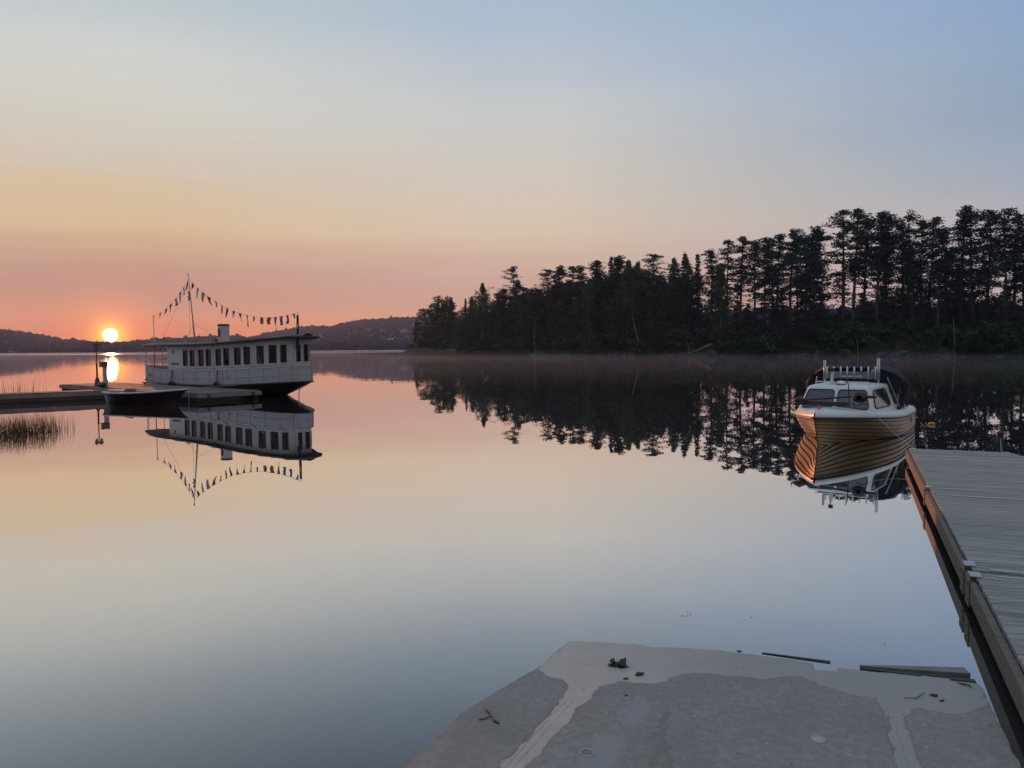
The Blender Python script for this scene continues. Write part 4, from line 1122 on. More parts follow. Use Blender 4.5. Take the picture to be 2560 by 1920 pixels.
# local: x sternwards, y = to the left of the picture
BL = 4.75
def chb(s): k = s/BL; return 1.05*(1-(1-min(1, k/.6))**2.0)**.86*(1-.05*max(0, (k-.6)/.4)**2)
def czs(s): k = s/BL; return .59-.215*math.sin(min(1, k*1.15)*PI/2)**1.2*.85
def ckeel(s): k = s/BL; return -.10-.42*min(1, k/.55)**.7
def stemx(z): return -.28*max(-.3, z)/.6
NSTR = 11
ST = [0, .05, .12, .22, .35, .5, .7, .9, 1.15, 1.45, 1.8, 2.2, 2.6, 3.0, 3.5, 4.1, 4.75]
def cpt(s, t, off):
    k = s/BL; hbb = chb(s); zs = czs(s); kz = ckeel(s)
    kk = max(0, min(1, (k-.12)/.80)); kk = kk*kk*(3-2*kk); f_ = (1-t**lerp(.86, 4.5, kk))**lerp(1.5, .62, kk)      # fuller aft, sharp forward
    z = zs+(kz-zs)*t
    x = s+stemx(z)*(1-min(1, k/.5))**2
    y = hbb*f_
    g = min(1, s/.25)
    return Vector((x, y+off*g, z-(off*.2 if off else 0)))
M_TAN = bpy.data.materials.new('tan_clinker_paint'); M_TAN.use_nodes = True; M_TAN.node_tree.nodes.clear(); t = NT(M_TAN.node_tree)
tc = t.n('ShaderNodeTexCoord').outputs['Object']; sx_ = t.n('ShaderNodeSeparateXYZ'); t.l(tc, sx_.inputs[0])
g1 = t.noise(tc, 1.6, 5, .6); mp = t.n('ShaderNodeMapping'); t.l(tc, mp.inputs[0]); mp.inputs['Scale'].default_value = (.6, 6, 9); g2 = t.noise(mp.outputs[0], 3., 5, .65)
c = t.mix(t.rng(g1, .3, .7), (.345, .235, .115, 1), (.27, .18, .085, 1)); c = t.mix(t.m('MULTIPLY', t.rng(g2, .5, .8), .5), c, (.22, .13, .055, 1))
boot = t.m('LESS_THAN', sx_.outputs[2], t.m('ADD', -.055, t.m('MULTIPLY', sx_.outputs[0], .036)))
c = t.mix(boot, c, (.012, .014, .03, 1))
p = t.n('ShaderNodeBsdfPrincipled'); t.l(c, p.inputs['Base Color']); t.l(t.m('ADD', .34, t.m('MULTIPLY', g2, .25)), p.inputs['Roughness'])
oo = t.n('ShaderNodeOutputMaterial'); t.l(p.outputs[0], oo.inputs[0])
M_SEAM = mat('dark_clinker_seam', (.035, .018, .012), .7, .3)
b = MB()
for sg in (1, -1):
    prevb = None
    for i in range(NSTR):
        t0, t1 = i/NSTR, (i+1)/NSTR
        A0 = [cpt(s, t0, .0) for s in ST]; A1 = [cpt(s, t1-.020, .016) for s in ST]; A2_ = [cpt(s, t1, 0) for s in ST]
        fl = lambda row: [(p.x, p.y*sg, p.z) for p in row]
        b.loft([fl(A0), fl(A1)], 0); b.loft([fl(A1), fl(A2_)], 1)
b.merge(); hull = b.build('hull', [M_TAN, M_SEAM], cb, smooth=False)
b = MB(); b.tube([(stemx(z)-.008, 0, z) for z in (.62, .4, .2, 0, -.1)], .012, 6); b.build('stem_band', M_SEAM, cb)
b = MB(); rw = [cpt(BL, i/8, 0) for i in range(9)]; b.quad(*([(p.x-.01, p.y, p.z) for p in rw]+[(p.x-.01, -p.y, p.z) for p in reversed(rw)])); b.build('transom', M_TAN, cb)
for sg in (1, -1):
    b = MB(); b.tube([(cpt(s, 0, 0).x, sg*(cpt(s, 0, 0).y+.012), czs(s)) for s in ST], .020, 6); b.build('rubbing_strake', M_BLACK, cb, smooth=True)
# white gunwale and deck
def gz(s): return czs(s)+.135+.0*s
b = MB(); rows = []
for s in ST:
    p = cpt(s, 0, 0); h_ = p.y; z = p.z; row = []
    x2 = p.x+.05*(1-min(1, s/.6)); crown = .05*min(1, s)
    prof_ = [(h_+.015, z+.018, p.x), (max(0, h_+.02), z+.05, p.x-.02*(1-min(1, s/.6))), (max(0, h_-.045), gz(s), x2), (max(0, h_-.12), gz(s)+.012, x2), (max(0, h_-.30)*.6, gz(s)+.012+crown*.7, x2), (0, gz(s)+.012+crown, x2)]
    row = [(x_, y_, z_) for y_, z_, x_ in prof_]+[(x_, -y_, z_) for y_, z_, x_ in reversed(prof_[:-1])]
    rows.append(row)
fr_i = 13  # deck stops at the cockpit
b.loft(rows[:fr_i+1])
for i in range(fr_i, len(ST)-1):
    for j in list(range(0, 3))+list(range(7, 10)): b.quad(rows[i][j], rows[i][j+1], rows[i+1][j+1], rows[i+1][j])
b.merge(); M_GEL = mat('white_gelcoat', (.56, .60, .59), .38, .08, 1.5)
b.build('deck', M_GEL, cb, smooth=True)
b = MB(); b.box((3.75, 0, .12), (1.4, 1.5, .04)); b.build('cockpit_floor', mat('cockpit_floor_grey', (.3, .3, .3), .8), cb)
b = MB(); b.box((BL-.03, 0, gz(BL)-.03), (.10, 1.72, .10)); b.build('transom_cap', M_GEL, cb)
# cabin shell: base plan -> roof plan
def ring(z, f, xs, ws, r_=.12):
    """plan outline: front x, rear x, half width front, half width rear, rounded front corners"""
    x0, x1, w0, w1 = xs[0], xs[1], ws[0], ws[1]; pts = []
    pts.append((x1, w1))
    n = 6
    for i in range(n+1):
        t = PI/2*i/n; pts.append((x0+r_-r_*math.sin(t), w0-r_+r_*math.cos(t)))
    return pts
def outline(z):
    k = (z-.60)/.52
    x0 = lerp(1.18, 1.52, k); x1 = 3.05; w0 = lerp(.76, .62, k); w1 = lerp(.86, .70, k)
    p = ring(z, 0, (x0, x1), (w0, w1), lerp(.10, .12, k))
    full = p+[(x, -y) for x, y in reversed(p)]
    full.insert(len(p), (x0-.035, 0)); return [(x, y, z) for x, y in full]
b = MB(); rows = [outline(z) for z in (.545, .60, .66, .80, .95, 1.06, 1.10)]
tp = outline(1.12); cxm = 2.2
rows.append([(lerp(x, cxm, .04), y*.965, 1.135) for x, y, z in tp]); rows.append([(lerp(x, cxm, .25), y*.75, 1.165) for x, y, z in tp]); rows.append([(lerp(x, cxm, .7), y*.3, 1.18) for x, y, z in tp]); rows.append([(cxm, 0, 1.183) for x, y, z in tp])
b.loft(rows, 0, True); b.merge(); cab = b.build('cabin', M_GEL, cb, smooth=False)
def pane_pts(p00, p10, p11, p01, n=4, rc=.12):
    """rounded quad; p00 bottom-left, p10 bottom-right, p11 top-right, p01 top-left"""
    out = []
    for (u_, v_, a0) in ((1, 0, -90), (1, 1, 0), (0, 1, 90), (0, 0, 180)):
        cu, cv = (1-rc if u_ else rc*.7), (1-rc*1.4 if v_ else rc*1.4)
        for i in range(n+1):
            t = R(a0+90*i/n); uu = (1-rc*.7 if u_ else rc*.7)+rc*.7*math.cos(t); vv = (1-rc*1.4 if v_ else rc*1.4)+rc*1.4*math.sin(t)
            a = Vector(p00).lerp(Vector(p10), uu); c = Vector(p01).lerp(Vector(p11), uu); out.append(a.lerp(c, vv))
    return out
def wall_pt(z, kind, a):
    k = (z-.60)/.52; x0 = lerp(1.18, 1.52, k); w0 = lerp(.76, .62, k); w1 = lerp(.86, .70, k)
    if kind == 'front': return Vector((x0-.035*(1-abs(a)), a*w0, z))
    return Vector((lerp(x0, 3.05, a), 0, z))
def window(pts, nrm, name='window'):
    nrm = Vector(nrm).normalized()
    b = MB(); q = [p+nrm*.012 for p in pts]; b.tube(q+[q[0]], .014, 5); fo = b.build(name, M_BLACK, cb, smooth=True)
    b = MB(); b.quad(*[p+nrm*.010 for p in pts]); b.build('pane', M_SHIELD, fo)
zb, zt = .685, 1.055
for a0, a1 in ((.07, .90), (-.90, -.07)):
    window(pane_pts(wall_pt(zb, 'front', a1), wall_pt(zb, 'front', a0), wall_pt(zt, 'front', a0), wall_pt(zt, 'front', a1)), (-.8, 0, .5))
for sg in (1, -1):
    def sp_pt(z, a):
        k = (z-.60)/.52; x0 = lerp(1.18, 1.52, k)+.1; w0 = lerp(.76, .62, k); w1 = lerp(.86, .70, k); return Vector((lerp(x0, 3.05, a), sg*lerp(w0, w1, a), z))
    window(pane_pts(sp_pt(zb, .06), sp_pt(zb, .80), sp_pt(zt, .72), sp_pt(zt, .08), rc=.16), (0, sg, .28))
# roof fittings
b = MB()
for y0, y1 in ((.5, .12), (-.08, -.56)):
    b.tube([(1.80, y0, 1.17), (1.78, y0, 1.215), (1.78, y1, 1.215), (1.80, y1, 1.17)], .013, 6)
b.build('grab_rail', M_STEEL, cb)
b = MB(); b.lathe([(.12, 1.175), (.115, 1.20), (.08, 1.235), (.02, 1.245)], (1.72, -.02, 0), 16); b.build('roof_dome', M_STEEL, cb, smooth=True)
b = MB(); b.loft([[(1.66, .20, 1.17), (1.66, .13, 1.17), (1.74, .13, 1.17), (1.74, .20, 1.17)], [(1.70, .175, 1.42), (1.70, .15, 1.42), (1.73, .15, 1.42), (1.73, .175, 1.42)]], 0, True); fin = b.build('antenna_fin', M_GEL, cb)
b = MB(); b.box((1.715, .162, 1.475), (.06, .085, .075)); b.build('light_head', M_BLACK, fin)
# rod holder rack
RX = 2.75
b = MB(); b.box((RX, 0, 1.33), (.03, 1.18, .15)); rk = b.build('rod_rack', mat('grey_rack_plate', (.22, .24, .26), .5, .2), cb)
b = MB(); b.box((RX-.05, -.02, 1.30), (.03, .48, .035)); b.build('light_bar', M_STEEL, rk)
for y_ in (.40, -.46): 
    b = MB(); b.lathe([(.045, 1.38), (.05, 1.42), (.045, 1.47)], (RX-.03, y_, 0), 10); b.build('work_lamp', mat('grey_lamp', (.25, .27, .28), .4), rk)
ys = [.50, .355, .21, .07, -.075, -.22, -.365, -.51]
for i, y_ in enumerate(ys):
    b = MB(); b.tube([(RX-.06, y_, 1.24), (RX-.08, y_, 1.52)], .018, 8); b.build('rod_holder', M_STEEL, rk, smooth=True)
for y_ in (.575, .545, -.545, -.58):
    b = MB(); b.tube([(RX-.05, y_, 1.22), (RX-.05, y_, 1.66 if y_ > 0 else 1.70)], .015, 8); b.build('tall_rod_holder', M_STEEL, rk, smooth=True)
b = MB(); b.tube([(RX-.1, -.22, 1.36), (RX-.1, -.22, 1.43)], .026, 8); b.build('green_reel', mat('dull_green_plastic', (.03, .12, .11), .5), rk)
for sg in (1, -1): b = MB(); b.tube([(RX, sg*.56, 1.15), (RX, sg*.56, 1.3)], .015, 6); b.build('rack_leg', M_STEEL, rk)
# navy canvas canopy folded behind the roof
b = MB(); rows = []
r = random.Random(8)
for i in range(9):
    x = 3.0+.62*i/8; row = []
    for j in range(17):
        t = PI*j/16; c_, s_ = math.cos(t), math.sin(t)
        y = .97*math.copysign(abs(c_)**.45, c_); z = .93+.60*abs(s_)**.5*(1-.08*((i-4)/4)**2)
        q = .02*mn.noise(Vector((x*4, y*4, z*4)))+.012*math.sin(i*2.1+j)
        row.append((x+q, y*(1+q)*(1-.03*abs(i-4)/4), z+q))
    rows.append(row)
b.loft(rows)
for rw in (rows[0], rows[-1]): b.quad(*rw)
b.merge(); b.build('canopy', M_NAVY, cb, smooth=True)
for sg in (1, -1):
    b = MB(); b.tube([(3.05, sg*.90, 1.28), (3.25, sg*1.0, 1.12), (3.30, sg*.97, .92), (3.22, sg*.94, .70), (3.12, sg*.90, .55)], [.06, .12, .11, .08, .03], 9); b.build('canopy_side', M_NAVY, cb, smooth=True)
    b = MB(); b.tube([(2.75, sg*.74, 1.28), (2.95, sg*.84, .95), (3.1, sg*.93, .62)], .013, 6); b.build('canopy_strut', M_STEEL, cb)
b = MB(); b.tube([(3.4, -.95, 1.1), (3.75, -.95, .75), (4.0, -.93, .60)], [.09, .05, .02], 7); b.build('canopy_flap', M_NAVY, cb, smooth=True)
# electric bow motor stowed on the foredeck
b = MB(); b.box((.78, .10, .81), (.10, .95, .085), Matrix.Rotation(-.12, 3, 'Z')); b.box((.80, .05, .83), (.12, .55, .03), Matrix.Rotation(-.12, 3, 'Z')); bm_ = b.build('bow_motor_mount', M_BLACK, cb)
b = MB(); b.tube([(.74, .50, .87), (.86, -.42, .965)], .02, 8); b.build('bow_motor_shaft', M_BLACK, bm_)
b = MB(); rows = []
for x_, sy, sz in ((-.02, .05, .04), (.0, .13, .085), (.12, .15, .10), (.24, .12, .09), (.28, .05, .05)):
    rows.append([(.86+x_*.6, -.56+sy*math.cos(t), .95+sz*1.2*math.sin(t)) for t in [2*PI*i/10 for i in range(10)]])
b.loft(rows, 0, True); b.quad(*rows[0]); b.quad(*rows[-1]); b.merge(); b.build('bow_motor_head', mat('motor_head_grey', (.012, .014, .018), .5), bm_, smooth=True)
b = MB(); b.tube([(.88, -.70, .96), (.92, -.86, .97)], [.03, .028], 8); b.build('motor_control', M_BLACK, bm_)
b = MB(); b.tube([(.72, .42, .86), (.70, .54, .88), (.70, .70, .86)], [.03, .075, .02], 9); b.build('bow_motor_pod', M_BLACK, bm_, smooth=True)
b = MB()
for q in (-.4, 1.7): b.loft([[(.70, .68, .86), (.70, .72, .86)], [(.68, .70+.04*math.cos(q), .86+.06*math.sin(q)), (.72, .73+.04*math.cos(q), .86+.07*math.sin(q))], [(.66, .68+.1*math.cos(q), .86+.10*math.sin(q)), (.70, .7+.1*math.cos(q), .86+.11*math.sin(q))]])
b.build('propeller', M_VARN, bm_)
b = MB(); b.tube([(.95, -.50, .78), (1.0, -.62, .82), (1.02, -.72, .80), (.95, -.70, .76)], .010, 5); b.build('motor_cable', M_BLACK, bm_)
b = MB(); b.tube([(1.05, -.28, 1.27), (.98, -.33, 1.20), (.95, -.36, .72)], .011, 6); b.build('whip_antenna', M_BLACK, cb)
b = MB(); b.box((.16, .03, .775), (.07, .05, .06)); b.tube([(.10, 0, .76), (.10, .0, .80)], .02, 6); b.build('bow_cleat', mat('red_bow_light', (.45, .06, .03), .4), cb)
# faded red letters near the stern, clear of words
b = MB()
for i, (x_, z_, w_, h_, a_) in enumerate(((3.75, .30, .04, .13, .2), (3.80, .33, .09, .02, 0), (3.80, .27, .08, .02, .1), (3.88, .30, .02, .12, -.2), (3.95, .31, .02, .12, .3), (3.99, .27, .07, .02, 0))):
    s_ = x_; p = cpt(s_, (czs(s_)-z_)/(czs(s_)-ckeel(s_)), .02); b.box((p.x, -p.y-.004, z_), (w_, .006, h_), Matrix.Rotation(a_, 3, 'Y'))
b.build('lettering', mat('faded_orange_letters', (.30, .10, .06), .6, .3), cb)
for s_ in (3.6, 4.15):
    b = MB(); b.tube([(s_-.07, -.93, gz(s_)+.06), (s_+.07, -.93, gz(s_)+.06)], .012, 6); b.tube([(s_, -.93, gz(s_)), (s_, -.93, gz(s_)+.06)], .014, 6); b.build('cleat', M_IRON, cb)

# ------------------------------------------------------------------ the timber jetty at the right
JA = gnd(2273, 1121, .26); JB = gnd(2508, 1127.5, .26); J3 = gnd(2560, 1668, .26)
jd = Vector((J3.x-JA.x, J3.y-JA.y)).normalized()          # towards us
jn = Vector((-jd.y, jd.x)); 
JW = 1.42
CH = .45   # the far right corner is cut off at a slant
j2 = gnd(2422.5, 1426, .26); L1 = (Vector((j2.x, j2.y))-Vector((JA.x, JA.y))).length
def jetty_section(A, L, label, chamfer, zt=.26):
    """A = left far corner, boards across; right side is +jn"""
    r = random.Random(int(L*100)+2); A = Vector(A); e = thing('timber_jetty', label, 'jetty', (A.x, A.y, 0), 0, 'sections of the right hand jetty')
    def wp(u_, v_, z=0): q = jd*u_+jn*v_; return Vector((q.x, q.y, z))
    rot = Matrix(((jd.x, jn.x, 0), (jd.y, jn.y, 0), (0, 0, 1)))
    b = MB(); n = int(L/.085)
    for i in range(n):
        u0, u1 = i*L/n+.003, (i+1)*L/n-.003; wdt = JW
        if chamfer and u1 < .55: wdt = JW+.16-.0*(u0)-.0
        wdt = JW if not chamfer else min(JW+.18, JW+.02+.32*u0)
        o_ = r.uniform(-.003, .003)
        p = [wp(u0, o_, zt), wp(u1, o_, zt), wp(u1, wdt+o_, zt), wp(u0, wdt+o_, zt)]
        q = [Vector((v.x, v.y, zt-.032)) for v in p]; a = r.random(); a = .5+(a-.5)*(.45 if r.random() < .85 else 1.2); dzz = r.uniform(-.001, .001)
        p = [v+Vector((0, 0, dzz)) for v in p]
        b.quad(*p, a=a); b.quad(*reversed(q), a=a)
        for k in range(4): b.quad(p[k], q[k], q[(k+1) % 4], p[(k+1) % 4], a=a)
    b.build('deck', M_DECK, e, attr=True)
    b = MB(); c = wp(L/2, -.028, zt-.105); b.box(c, (L, .045, .145), rot); b.build('fascia', M_FASC, e)
    WR = JW+(.18 if chamfer else 0)
    b = MB(); c = wp(L/2+.3, WR+.03, zt-.105); b.box(c, (L-.6, .045, .145), rot); b.build('fascia', M_FASC, e)
    b = MB(); c = wp(-.028, JW/2, zt-.105); b.box(c, (.045, JW+.1, .145), rot); b.build('end_board', M_FASC, e)
    b = MB(); c = wp(L+.002, JW/2, zt-.12); b.box(c, (.03, JW+.05, .14), rot); b.build('end_board', M_FASC, e)
    b = MB(); c = wp(L/2, .12, zt-.24); b.box(c, (L-.1, .12, .14), rot); b.build('beam', M_TIMB, e)
    b = MB(); c = wp(L/2, JW-.12, zt-.24); b.box(c, (L-.1, .12, .14), rot); b.build('beam', M_TIMB, e)
    for k in range(max(1, int(L/2.4))):
        c = wp(L*(k+.5)/max(1, int(L/2.4)), JW/2, .0); b = MB(); b.box(c, (1.5, JW-.4, .36), rot); b.build('float', M_BLACK, e)
    return e, wp, rot
ja = (JA.x, JA.y)
e1, wp1, rot1 = jetty_section(ja, L1-.02, 'far section of the grey plank jetty beside the cabin boat', True)
A2j = Vector(ja)+jd*(L1+.035)
e2, wp2, rot2 = jetty_section((A2j.x, A2j.y), 5.2, 'near section of the grey plank jetty at the lower right', False)
def plate(e, wp, rot, u_, v_, du, dv, z=.264, nm='bracket', m_=None):
    b = MB(); b.box(wp(u_+du/2, v_+dv/2, z), (du, dv, .006), rot); return b.build(nm, m_ or M_GALV, e)
def corner(e, wp, rot, u_, du, lip=True):
    b = MB(); b.box(wp(u_+du*.35, -.005, .267), (du*.7, .075, .006), rot); bk = b.build('bracket', M_GALV, e)
    b = MB(); b.box(wp(u_+du/2, -.054, .150), (du, .012, .205), rot); b.build('end_block', M_FASC, e)
    b = MB()
    for zz in (.21, .10):
        for q in (.3, .7): b.box(wp(u_+du*q, -.062, zz), (.014, .008, .014), rot)
    b.build('bolt', M_IRON, bk)
jm = gnd(2328, 1216, .26); Lm = (Vector((jm.x, jm.y))-Vector(ja)).length
corner(e1, wp1, rot1, Lm, .16)
plate(e1, wp1, rot1, Lm+.10, .14, .05, .42, nm='cover_strip')
plate(e1, wp1, rot1, Lm+.55, .06, .05, 1.3, nm='cover_strip')
corner(e1, wp1, rot1, L1-.26, .20)
plate(e1, wp1, rot1, L1-.085, .12, .045, .35, nm='cover_strip'); plate(e1, wp1, rot1, L1-.085, .50, .03, .8, nm='cover_strip')
corner(e2, wp2, rot2, .02, .20)
plate(e2, wp2, rot2, .07, .14, .03, .6, nm='cover_strip')
plate(e1, wp1, rot1, .02, .0, .09, .10, nm='corner_plate'); plate(e1, wp1, rot1, .02, 1.32, .09, .10, nm='corner_plate')
plate(e1, wp1, rot1, .02, .62, .06, .14, nm='corner_plate'); plate(e1, wp1, rot1, .52, 1.5, .14, .08, nm='corner_plate')
# mooring post to the right, buoy, ropes
p = gnd(2527, 1140); e = thing('mooring_post', 'dark mooring post in the water right of the jetty end', 'post', (p.x, p.y+.3, 0))
b = MB(); b.tube([(0, 0, -1), (0, 0, .36)], [.055, .05], 10); b.build('post', M_TIMB, e); b = MB(); b.lathe([(.06, .36), (.065, .39), (.03, .42)], n=10); b.build('cap', M_IRON, e)
q = thing('mooring_rope', 'slack pale rope from the dark post to the jetty end', 'rope', (p.x, p.y+.3, .3))
b = MB(); t0 = Vector((JB.x-p.x, JB.y-p.y-.3, -.03)); b.tube([Vector((0, 0, 0)).lerp(t0, i/8)+Vector((0, 0, -.16*4*(i/8)*(1-i/8))) for i in range(9)], .006, 5); b.build('rope', M_ROPE, q)
cw = Matrix.Rotation(TH, 3, 'Z')
P0 = Vector((bo.x, bo.y, 0))+cw@Vector((1.0, -.70, .78)); P1 = Vector((JA.x+.05, JA.y-.04, .27)); q = thing('bow_rope', 'thin rope from the cabin boat foredeck to the jetty corner', 'rope', P0)
b = MB(); b.tube([(P0.lerp(P1, i/10)+Vector((0, 0, -.05*4*(i/10)*(1-i/10)))-P0) for i in range(11)], .005, 5); b.build('rope', M_ROPE, q)
p = gnd(2329, 1062); e = thing('yellow_buoy', 'small yellow buoy floating right of the cabin boat stern', 'buoy', (p.x, p.y, 0))
b = MB(); b.tube([(-.08, 0, .02), (-.05, 0, .025), (.05, 0, .025), (.08, 0, .02)], [.02, .04, .04, .02], 10); b.build('float', mat('yellow_plastic', (.45, .30, .03), .5), e, smooth=True)
b = MB(); b.tube([(-.09, 0, .02), (-.12, 0, .0), (-.2, .02, -.03)], .01, 5); b.build('tether', M_ROPE, e)

# ------------------------------------------------------------------ the concrete slab in the foreground
def pip(x, y, poly):
    ins = False; n = len(poly); j = n-1
    for i in range(n):
        xi, yi = poly[i]; xj, yj = poly[j]
        if (yi > y) != (yj > y) and x < (xj-xi)*(y-yi)/(yj-yi)+xi: ins = not ins
        j = i
    return ins
SLAB = [(1421, 1603), (1480, 1605), (1590, 1610), (1645, 1620), (1660, 1617), (1790, 1625), (1960, 1646), (2033, 1657), (2033, 1674), (2095, 1680), (2095, 1669), (2166, 1677), (2300, 1688), (2440, 1704), (2456, 1722), (2476, 1760), (2491, 1798), (2525, 1860), (2554, 1922), (2640, 2120), (880, 2120), (1016, 1915), (1085, 1850), (1160, 1780), (1240, 1728), (1340, 1672)]
def slabz(y): return .035+.012*max(0, 5.0-y)
def gz_(px, py):
    z = .05
    for _ in range(4): p = gnd(px, py, z); z = slabz(p.y)
    return Vector((p.x, p.y, z))
G = [gz_(*q) for q in SLAB]
poly = [(p.x, p.y) for p in G]
me = bpy.data.meshes.new('concrete_slab')
# stains traced as real shapes on the slab
WETP = [[(1421, 1600), (1600, 1606), (1790, 1622), (1960, 1640), (2166, 1672), (2440, 1700), (2475, 1760), (2380, 1790), (2300, 1770), (2260, 1790), (2262, 1820), (2290, 1880), (2312, 1925), (2320, 2120), (2246, 2120), (2238, 1925), (2226, 1850), (2208, 1770), (2190, 1748), (2120, 1735), (2060, 1715), (2030, 1700), (2005, 1691),
         (1960, 1692), (1935, 1693), (1900, 1700), (1850, 1692), (1790, 1687), (1740, 1682), (1700, 1686), (1665, 1700), (1630, 1712), (1580, 1708), (1558, 1704), (1535, 1709), (1528, 1707), (1505, 1712), (1490, 1725), (1480, 1745), (1450, 1760), (1420, 1800), (1395, 1825), (1365, 1860), (1325, 1912), (1290, 1960), (1190, 2120), (1080, 2120), (1190, 1990), (1250, 1918), (1300, 1870), (1345, 1820), (1398, 1755), (1405, 1740), (1425, 1720), (1405, 1700), (1370, 1690), (1345, 1680), (1335, 1674)],
        [(1655, 1780), (1668, 1776), (1690, 1782), (1690, 1800), (1672, 1830), (1670, 1850), (1683, 1870), (1685, 1925), (1700, 2100), (1640, 2100), (1622, 1920), (1634, 1865), (1624, 1845), (1632, 1815), (1645, 1795)]]
PALE = [[(1590, 1742), (1625, 1750), (1600, 1810), (1545, 1812)], [(1490, 1845), (1560, 1840), (1530, 1900), (1500, 1925), (1440, 1925)]]
WP = [[(gz_(*q).x, gz_(*q).y) for q in pl] for pl in WETP]; PP = [[(gz_(*q).x, gz_(*q).y) for q in pl] for pl in PALE]
NX, NY = 260, 240; x0, x1, y0, y1 = -1.25, 2.95, 2.65, 5.15
def nz(x, y, f, z=0): return mn.noise(Vector((x*f, y*f, z)))
def nearest(x, y):
    best = (0, 0, 9)
    for k in range(len(poly)):
        ax, ay = poly[k]; bx, by = poly[(k+1) % len(poly)]; dx, dy = bx-ax, by-ay
        if min(ax, bx)-.04 > x or max(ax, bx)+.04 < x or min(ay, by)-.04 > y or max(ay, by)+.04 < y: continue
        t_ = max(0, min(1, ((x-ax)*dx+(y-ay)*dy)/(dx*dx+dy*dy))); qx, qy = ax+dx*t_, ay+dy*t_; d_ = math.hypot(x-qx, y-qy)
        if d_ < best[2]: best = (qx+.010*nz(qx, qy, 9), qy+.010*nz(qx, qy, 9, 5), d_)
    return best
inside = []
vs = []; wet = []
import bisect
idx = [[-1]*(NX+1) for _ in range(NY+1)]
for j in range(NY+1):
    for i in range(NX+1):
        x = lerp(x0, x1, i/NX); y = lerp(y0, y1, j/NY)
        ex_ = x+.018*nz(x, y, 6)+.008*nz(x, y, 25); ey_ = y+.018*nz(x, y, 6, 9)+.008*nz(x, y, 25, 9)
        if True:
            ins = pip(ex_, ey_, poly)
            if not ins:
                bx, by, bd = nearest(x, y)
                if bd > .034: continue
                x, y = bx, by
            inside.append(ins); idx[j][i] = len(vs); vs.append((x, y, slabz(y)+.004*nz(x, y, 2)+.0012*nz(x, y, 14)))
            wx, wy = x+.030*nz(x, y, 9, 4)+.014*nz(x, y, 30, 4), y+.030*nz(x, y, 9, 7)+.014*nz(x, y, 30, 7)
            w_ = 1. if pip(wx, wy, WP[0]) else (.42 if pip(wx, wy, WP[1]) else 0.)
            pl_ = 1. if any(pip(x+.05*nz(x, y, 7, 4), y+.05*nz(x, y, 7, 8), q) for q in PP) else 0.
            wet.append((w_, pl_))
fs = []; edge = {}
for j in range(NY):
    for i in range(NX):
        q = (idx[j][i], idx[j][i+1], idx[j+1][i+1], idx[j+1][i])
        if min(q) >= 0 and any(inside[a] for a in q):
            fs.append(q)
            for a, b_ in zip(q, q[1:]+q[:1]): edge[(a, b_)] = 1
sk = {}
for (a, b_) in list(edge):
    if (b_, a) not in edge:
        for k in (a, b_):
            if k not in sk: sk[k] = len(vs); v = vs[k]; vs.append((v[0], v[1], -.35)); wet.append((1., 0.))
        fs.append((b_, a, sk[a], sk[b_]))
nb_ = [[] for _ in vs]
for f_ in fs:
    for a, b_ in zip(f_, f_[1:]+f_[:1]): nb_[a].append(b_); nb_[b_].append(a)
for it in range(2):
    wet = [(sum([wet[k][0] for k in n_]+[wet[i][0]]*2)/(len(n_)+2), sum([wet[k][1] for k in n_]+[wet[i][1]])/(len(n_)+1)) for i, n_ in enumerate(nb_)]
me.from_pydata(vs, [], fs)
at = me.attributes.new('wet', 'FLOAT', 'POINT'); at.data.foreach_set('value', [q[0] for q in wet])
at = me.attributes.new('pale', 'FLOAT', 'POINT'); at.data.foreach_set('value', [q[1] for q in wet])
M = bpy.data.materials.new('concrete'); M.use_nodes = True; M.node_tree.nodes.clear(); t = NT(M.node_tree)
tc = t.n('ShaderNodeTexCoord').outputs['Object']
wa = t.n('ShaderNodeAttribute'); wa.attribute_name = 'wet'; pa = t.n('ShaderNodeAttribute'); pa.attribute_name = 'pale'
n1 = t.noise(tc, 2.2, 6, .65); n2 = t.noise(tc, 26., 6, .7); n3 = t.noise(tc, 160., 3, .7)
dry = t.mix(t.rng(n1, .3, .7), (.20, .187, .168, 1), (.285, .265, .238, 1)); dry = t.mix(t.rng(n2, .32, .70), dry, (.155, .147, .132, 1))
dry = t.mix(t.m('MULTIPLY', t.rng(n2, .60, .72), .4), dry, (.24, .24, .24, 1))
silt_sheen = t.mix(t.rng(n1, .3, .7), (.43, .37, .315, 1), (.35, .31, .265, 1)); silt_sheen = t.mix(t.m('MULTIPLY', t.rng(n2, .5, .8), .35), silt_sheen, (.17, .16, .15, 1))  # beige deposit; sky sheen of the wet film put into its paler colour
wr = t.m('ADD', wa.outputs['Fac'], t.m('MULTIPLY', t.m('SUBTRACT', n2, .5), .55))
wf = t.rng(wr, .30, .72)
sxyz = t.n('ShaderNodeSeparateXYZ'); t.l(tc, sxyz.inputs[0])
silt_sheen = t.mix(t.m('ADD', t.rng(sxyz.outputs[0], .35, 1.5), t.m('MULTIPLY', t.m('SUBTRACT', n1, .5), .6), clamp=True), silt_sheen, (.262, .247, .225, 1))
